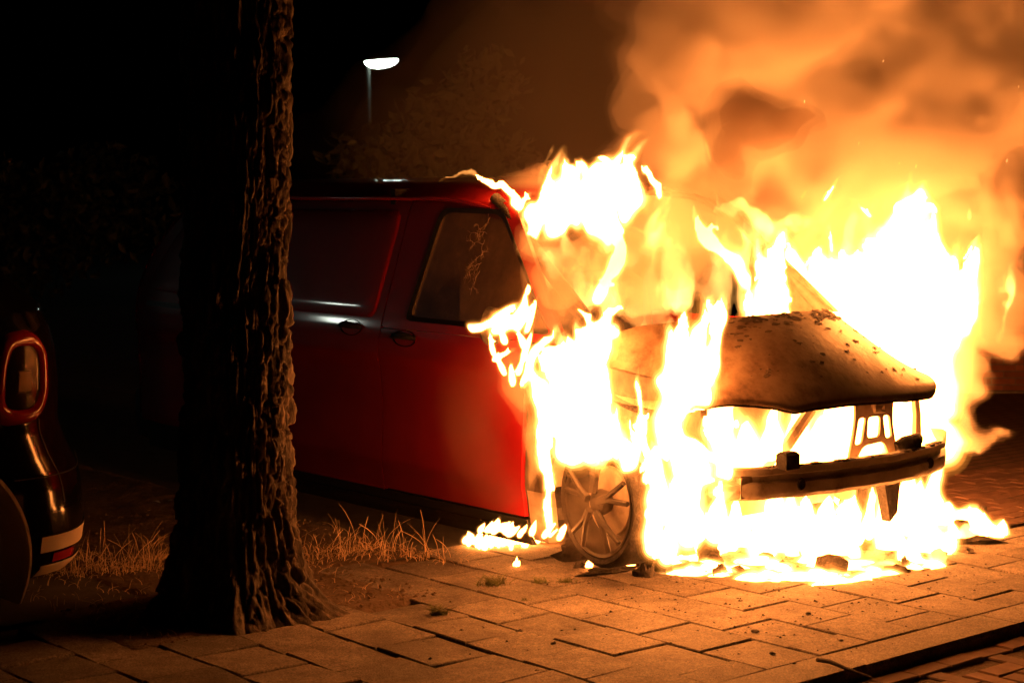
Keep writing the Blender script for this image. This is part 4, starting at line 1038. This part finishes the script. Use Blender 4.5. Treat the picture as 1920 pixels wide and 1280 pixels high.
Cc = [T(1065, 840, 1060, 640, 62, 7.80), T(1022, 790, 1012, 655, 36, 7.82), T(1110, 840, 1130, 590, 56, 7.78), T(1085, 800, 1100, 600, 52, 7.8), T(1128, 700, 1142, 570, 30, 7.8), T(1016, 880, 995, 710, 28, 7.8),
      T(1150, 840, 1145, 730, 36, 7.75), T(1028, 915, 1014, 800, 24, 7.8), T(1032, 990, 1022, 870, 15, 7.78), T(1190, 850, 1205, 715, 20, 7.72), T(1050, 760, 1040, 650, 46, 7.8), T(1110, 740, 1105, 640, 50, 7.8), T(1180, 860, 1170, 800, 34, 7.72)]
flame('tall white flame rising from the front wheel arch', spread(Cc, 2, seed=3), 0.0105, seed=3, holes=0.05)
D = [T(1270, 830, 1300, 570, 52, 7.52), T(1320, 715, 1330, 550, 46, 7.55), T(1285, 760, 1275, 590, 46, 7.55), T(1350, 690, 1362, 575, 28, 7.6), T(1245, 960, 1235, 780, 48, 7.58), T(1300, 900, 1290, 760, 46, 7.5),
     T(1212, 890, 1215, 725, 22, 7.6), T(1300, 1000, 1290, 860, 52, 7.5), T(1230, 1020, 1235, 900, 38, 7.6), T(1345, 880, 1335, 745, 30, 7.55), T(1350, 1000, 1345, 900, 42, 7.5), T(1260, 1040, 1265, 960, 36, 7.55)]
flame('white flame rising past the near corner of the hood', spread(D, 2, seed=4), 0.0105, seed=4, holes=0.05)
E_ = [T(1430, 595, 1420, 455, 44, 8.75), T(1470, 590, 1400, 470, 40, 8.8), T(1465, 560, 1452, 445, 34, 8.8), T(1565, 540, 1545, 465, 44, 9.45), T(1630, 600, 1640, 425, 72, 9.3), T(1680, 620, 1692, 350, 70, 9.0),
      T(1720, 650, 1730, 390, 66, 9.0), T(1780, 680, 1785, 475, 68, 9.0), T(1812, 640, 1835, 460, 44, 9.0), T(1610, 540, 1612, 445, 46, 9.3), T(1775, 760, 1795, 600, 52, 8.95), T(1755, 820, 1775, 700, 32, 8.9),
      T(1670, 640, 1680, 500, 80, 9.25), T(1815, 620, 1838, 520, 40, 9.0), T(1520, 575, 1500, 490, 40, 9.45), T(1630, 690, 1640, 560, 66, 9.35), T(1720, 720, 1720, 560, 66, 8.95), T(1350, 475, 1318, 395, 22, 8.8), T(1430, 450, 1345, 400, 24, 8.85),
      T(1560, 600, 1560, 520, 50, 9.45), T(1470, 600, 1460, 500, 40, 8.8), T(1400, 600, 1390, 520, 34, 8.75), T(1740, 600, 1750, 470, 70, 9.0), T(1700, 560, 1660, 400, 50, 9.0),
      T(1585, 600, 1575, 455, 56, 9.4), T(1545, 560, 1530, 470, 44, 9.4), T(1830, 560, 1850, 470, 36, 9.0), T(1800, 600, 1830, 520, 56, 9.0), T(1380, 520, 1330, 420, 30, 8.8), T(1440, 520, 1470, 430, 36, 8.85), T(1500, 520, 1500, 450, 36, 9.4), T(1690, 480, 1700, 360, 46, 9.0)]
flame('largest white flame behind the hood on the far side', spread(E_, 2, seed=5), 0.0145, 1.1, seed=5, holes=0.08)
yF = lambda x: 7.86 + (x - 1340) / 420 * 0.98
F_ = [T(x, 875 - (x - 1340) * 0.10, x + 6, 770, 62, yF(x)) for x in range(1350, 1770, 46)] + [T(x, 800 - (x - 1340) * 0.02, x + 6, 700, 60, yF(x) + 0.10) for x in range(1360, 1770, 60)]
flame('white fire filling the engine bay under the hood', F_, 0.0135, 0.6, seed=6)
rr = random.Random(3); Gt = []
poly = [(1205, 1030), (1300, 1070), (1420, 1082), (1560, 1088), (1740, 1062), (1890, 1000), (1850, 965), (1700, 950), (1400, 970), (1230, 985)]
def inside(x, y):
    c = False
    for (x1, y1), (x2, y2) in zip(poly, poly[1:] + poly[:1]):
        if (y1 > y) != (y2 > y) and x < (x2 - x1) * (y - y1) / (y2 - y1) + x1: c = not c
    return c
while len(Gt) < 270:
    x, y = rr.uniform(1205, 1890), rr.uniform(950, 1090)
    if not inside(x, y): continue
    b = on_ground(x, y, 0.012); back = max(0, min(1, (1085 - y) / 110)) * (1 - 0.5 * max(0, (x - 1750) / 140)) * max(0.25, min(1, (x - 1180) / 150))
    h = rr.uniform(0.015, 0.07) + 0.30 * back * rr.random() * (0.35 if x > 1760 else 1)
    if back < 0.35: b.z = -0.03; Gt.append((b, b + Vector((rr.gauss(0, 0.12), rr.gauss(0, 0.04), rr.uniform(0.01, 0.07))), rr.uniform(0.07, 0.11)))
    else: Gt.append((b, b + Vector((rr.gauss(0, 0.04), rr.gauss(0, 0.03), h)), rr.uniform(0.035, 0.065) + 0.035 * back))
Gt += [T(x, 1012 - (x - 1380) * 0.1, x + 3, 922 - (x - 1380) * 0.11, 34, yF(x) - 0.05) for x in range(1375, 1770, 36)]
flame('spreading white ground fire under the bumper beam', Gt, 0.0125, 0.8, seed=7, holes=0.15)
Ht = []
for i in range(34):
    s = i / 33; x = 872 + 170 * s; y = 1022 + 6 * math.sin(s * 5) + rr.uniform(-6, 8) - 6 * s; b = on_ground(x, y, 0.008)
    Ht.append((b, b + Vector((rr.gauss(0.02, 0.03), 0, rr.uniform(0.03, 0.12) + 0.03 * s)), rr.uniform(0.02, 0.036)))
flame('low flame creeping along the ground under the door sill', Ht, 0.008, 0.6, seed=8, holes=0.12)
Hw = []
for i in range(30):
    b = on_ground(1150 + 95 * i / 29, 1056 + rr.uniform(-8, 6), -0.004); Hw.append((b, b + Vector((rr.gauss(0, 0.04), 0, rr.uniform(0.02, 0.13) * (0.3 + 0.7 * i / 29))), rr.uniform(0.022, 0.042)))
flame('low flame at the right foot of the front wheel', Hw, 0.008, 0.6, seed=17)
Hs = []
for i in range(26):
    q = rr.random(); x = 900 + 150 * q; Hs.append(T(x, 990 + 18 * q + rr.uniform(-4, 5), x + rr.uniform(4, 26), 984 + 8 * q - rr.uniform(0, 26) * rr.random(), rr.uniform(5, 12), 8.05))
flame('thin flame licking the front end of the door sill', Hs, 0.007, 0.4, seed=15)
for k, (px, py, hp, lb) in enumerate([(968, 1060, 20, 'tiny lone flame on the soil left of the wheel'), (1103, 1064, 26, 'small pointed flame on the burnt strip before the wheel')]):
    b = on_ground(px, py, 0.006); sc = b.y / FPX
    flame(lb, [(b, b + Vector((0.004, 0, hp * sc)), 6 * sc), (b + Vector((0.012, 0, 0)), b + Vector((0.016, 0, hp * 0.6 * sc)), 5 * sc), (b - Vector((0.012, 0, 0)), b + Vector((-0.008, 0, hp * 0.5 * sc)), 4.5 * sc)], 0.0035, 0.28, seed=20 + k, group='lone little flames on the ground')
for k, (px, py, tx, ty, r_, Yd, lb) in enumerate([(1560, 470, 1556, 415, 9, 8.9, 'detached yellow flame scrap above the cowl'), (1545, 375, 1575, 322, 8, 9.0, 'detached curled flame scrap high over the hood'), (1500, 372, 1520, 340, 6, 8.9, 'faint detached flame scrap left of the curled one'),
                                               (1818, 410, 1820, 385, 6, 9.0, 'detached square flame scrap high at the right'), (1630, 405, 1605, 375, 11, 9.0, 'detached flame scrap above the left of the largest flame'), (1330, 300, 1312, 235, 9, 8.7, 'faint tall flame scrap in the dark smoke')]):
    flame(lb, spread([T(px, py, tx, ty, r_, Yd)], 2, seed=k), 0.006, 0.5, (-0.1, 0.1, 0.35, 0.8) if 'faint' not in lb else (0.0, 0.6, 0.9, 0.97), seed=40 + k, group='flame scraps torn off above the van')
Vt = [T(1010, 560, 1060, 440, 40, 8.3), T(1080, 600, 1110, 450, 50, 8.3), T(1160, 620, 1180, 420, 50, 8.35), T(1230, 590, 1250, 420, 48, 8.4), T(1290, 560, 1310, 400, 46, 8.5), T(1340, 560, 1340, 420, 44, 8.55), T(1390, 560, 1400, 420, 40, 8.6),
      T(1200, 480, 1290, 330, 36, 8.6), T(1400, 470, 1430, 390, 30, 8.7), T(1480, 470, 1500, 390, 34, 8.8), T(1600, 470, 1640, 330, 40, 8.8), T(1700, 430, 1720, 310, 34, 8.9), T(1860, 560, 1890, 470, 22, 8.9), T(1865, 640, 1880, 540, 18, 8.9), T(1190, 700, 1190, 560, 30, 8.0), T(1150, 780, 1170, 640, 26, 7.9)]
flame('translucent yellow flame veil between the windscreen and the hood', spread(Vt, 3, seed=9), 0.017, 2.0, (-0.05, 0.28, 9), seed=9, holes=0.45, veil=True)
# sparks: short glowing flecks in the air
mb = MB(); r = random.Random(8)
for i in range(14):
    p = at(r.uniform(1500, 1910), r.uniform(60, 560), r.uniform(8.2, 9.4)); d = Vector((r.gauss(0.2, 0.5), 0, 1)).normalized() * r.uniform(0.004, 0.016); mb.tube([p, p + d], 0.0007, 4)
M['spark'] = emit('spark', (1.0, 0.42, 0.12), 5)
tag(mb.build('sparks', M['spark'], None, recalc=False), 'fine glowing sparks drifting through the smoke', 'sparks', kind='stuff')

# ================================================================== SMOKE
def smoke(label, blobs, h, levels, mats, warp=1.0, seed=0, name='smoke'):
    B = np.array(blobs, np.float32); pad = B[:, 3:].max() + 0.3 * warp
    lo = B[:, :3].min(0) - pad; hi = B[:, :3].max(0) + pad
    n = np.ceil((hi - lo) / h).astype(int) + 1
    X, Y, Z = np.meshgrid(*[np.arange(n[i], dtype=np.float32) * h + lo[i] for i in range(3)], indexing='ij')
    s = seed * 5.1; Fd = np.full(X.shape, -2.0, np.float32); acc = np.zeros_like(X)
    wx = np.zeros_like(X); wy = np.zeros_like(X); wz = np.zeros_like(X)
    for sc, am, k in ((0.7, 0.26, 0), (0.28, 0.13, 1), (0.12, 0.065, 2), (0.062, 0.03, 3)):
        if sc < h * 2.0: continue
        a, b, c = X / sc + s, Y / sc + s, Z / sc + s
        wx += am * vnoise(a, b, c, k); wy += am * vnoise(a + 7, b + 3, c + 1, k + 1); wz += am * vnoise(a + 2, b + 8, c + 5, k + 2)
    for b in B:
        d = np.sqrt(((X + wx * warp - b[0]) / b[3]) ** 2 + ((Y + wy * warp - b[1]) / b[4]) ** 2 + ((Z + wz * warp - b[2]) / b[5]) ** 2)
        f = 1 - d; Fd = np.maximum(Fd, f); acc += np.maximum(f, 0)
    Fd = np.where(acc > 0, np.maximum(Fd, np.minimum(acc * 0.7, 1)), Fd)
    t = empty(name, tuple(B[:, :3].mean(0))); tag(t, label, 'smoke', kind='stuff'); lo2 = lo - np.array(t.location)
    for l, m in zip(levels, mats): iso_mesh('smoke_layer', Fd, l, lo2, h, m, t)['kind'] = 'stuff'
    return t
def blob(px, py, Y, rx, ry, rz): p = at(px, py, Y); return (p.x, p.y, p.z, rx, ry, rz)
SM = [smoke_mat('smoke_thin', (0.90, 0.85, 0.80), 0.5), smoke_mat('smoke_mid', (0.88, 0.84, 0.80), 2.2), smoke_mat('smoke_thick', (0.88, 0.84, 0.80), 7.0)]
plume = [blob(1350, 330, 9.9, 0.45, 0.4, 0.5), blob(1330, 120, 9.8, 0.42, 0.5, 0.6), blob(1470, 420, 9.9, 0.6, 0.35, 0.5), blob(1560, 230, 9.9, 0.7, 0.6, 0.7), blob(1720, 360, 10.0, 0.7, 0.5, 0.6), blob(1800, 150, 9.9, 0.8, 0.7, 0.8),
         blob(1500, -60, 9.8, 1.0, 0.8, 0.8), blob(1850, -150, 9.9, 1.1, 0.9, 0.9), blob(1240, 270, 9.5, 0.28, 0.3, 0.24), blob(1850, 470, 9.7, 0.30, 0.3, 0.4), blob(1850, 590, 9.5, 0.20, 0.25, 0.33), blob(1815, 690, 9.35, 0.15, 0.2, 0.28), blob(1785, 790, 9.2, 0.10, 0.16, 0.2),
         blob(1650, -350, 10.0, 1.3, 1.1, 1.0), blob(2050, 100, 9.9, 0.9, 0.8, 1.0), blob(1260, 420, 9.6, 0.4, 0.3, 0.3), blob(1600, 480, 9.9, 0.6, 0.3, 0.35)]
rs = random.Random(4)
for b_ in list(plume)[:13]:                                   # billows bulging out of the big lobes
    for q in range(3):
        th_, ph_ = rs.uniform(0, 6.28), rs.uniform(-0.9, 0.9); k = rs.uniform(0.28, 0.45)
        plume.append((b_[0] + math.cos(th_) * math.cos(ph_) * b_[3] * 0.85, b_[1] - abs(math.sin(th_)) * math.cos(ph_) * b_[4] * 0.8, b_[2] + math.sin(ph_) * b_[5] * 0.85, b_[3] * k, b_[4] * k, b_[5] * k))
smoke('billowing orange lit smoke plume rising from the burning hood to the right', plume, 0.030, (0.03, 0.14, 0.26), SM, 1.0, 1)
smoke('dark rolling smoke cloud above the hood, coloured as the shaded part of the plume', [blob(1450, 225, 8.75, 0.27, 0.2, 0.19), blob(1385, 290, 8.7, 0.12, 0.12, 0.2), blob(1520, 210, 8.8, 0.16, 0.15, 0.10)], 0.03, (0.05, 0.35), [smoke_mat('shaded_smoke_thin', (0.38, 0.30, 0.25), 2.2), smoke_mat('shaded_smoke_thick', (0.38, 0.30, 0.25), 5.0)], 0.55, 6)  # low-albedo smoke added where the plume shadows itself; the shade is in its colour
SF = [smoke_mat('front_smoke_thin', (0.78, 0.70, 0.62), 1.2), smoke_mat('front_smoke_thick', (0.78, 0.70, 0.62), 3.2)]
smoke('brown smoke wreathing the windscreen and door mirror', [blob(1040, 520, 7.95, 0.20, 0.12, 0.24), blob(1100, 470, 8.0, 0.16, 0.12, 0.18), blob(1180, 500, 8.0, 0.22, 0.16, 0.24), blob(1290, 430, 8.3, 0.28, 0.2, 0.3), blob(1000, 440, 8.1, 0.10, 0.1, 0.14), blob(955, 700, 7.72, 0.10, 0.06, 0.28), blob(980, 850, 7.72, 0.07, 0.05, 0.24), blob(985, 345, 8.9, 0.25, 0.15, 0.10)], 0.02, (0.03, 0.28), SF, 0.5, 2)
smoke('brown smoke curling over the burning front wheel', [blob(1115, 940, 7.72, 0.17, 0.06, 0.20), blob(1120, 1010, 7.7, 0.18, 0.06, 0.10), blob(1160, 900, 7.7, 0.10, 0.05, 0.14)], 0.018, (0.05, 0.35), [smoke_mat('wheel_smoke_thin', (0.5, 0.42, 0.35), 0.5), smoke_mat('wheel_smoke_thick', (0.5, 0.42, 0.35), 0.8)], 0.35, 3)
smoke('thin brown smoke drifting in the dark behind the van roof', [blob(1050, 180, 11.5, 1.0, 1.0, 1.1), blob(880, 260, 11.5, 0.8, 0.8, 0.8), blob(1150, 20, 11.5, 1.0, 1.0, 1.0), blob(760, 300, 12, 0.7, 0.7, 0.6)], 0.07, (0.03, 0.35), [smoke_mat('drift_thin', (0.85, 0.8, 0.75), 0.16), smoke_mat('drift_mid', (0.85, 0.8, 0.75), 0.2)], 0.9, 4)
smoke('thin smoke haze drifting before the red front door', [blob(890, 780, 7.75, 0.22, 0.10, 0.40), blob(960, 650, 7.7, 0.14, 0.08, 0.3), blob(930, 900, 7.8, 0.16, 0.08, 0.2)], 0.03, (0.02, 0.3), [smoke_mat('door_haze_thin', (0.85, 0.80, 0.75), 0.06), smoke_mat('door_haze', (0.85, 0.80, 0.75), 0.12)], 0.5, 8)
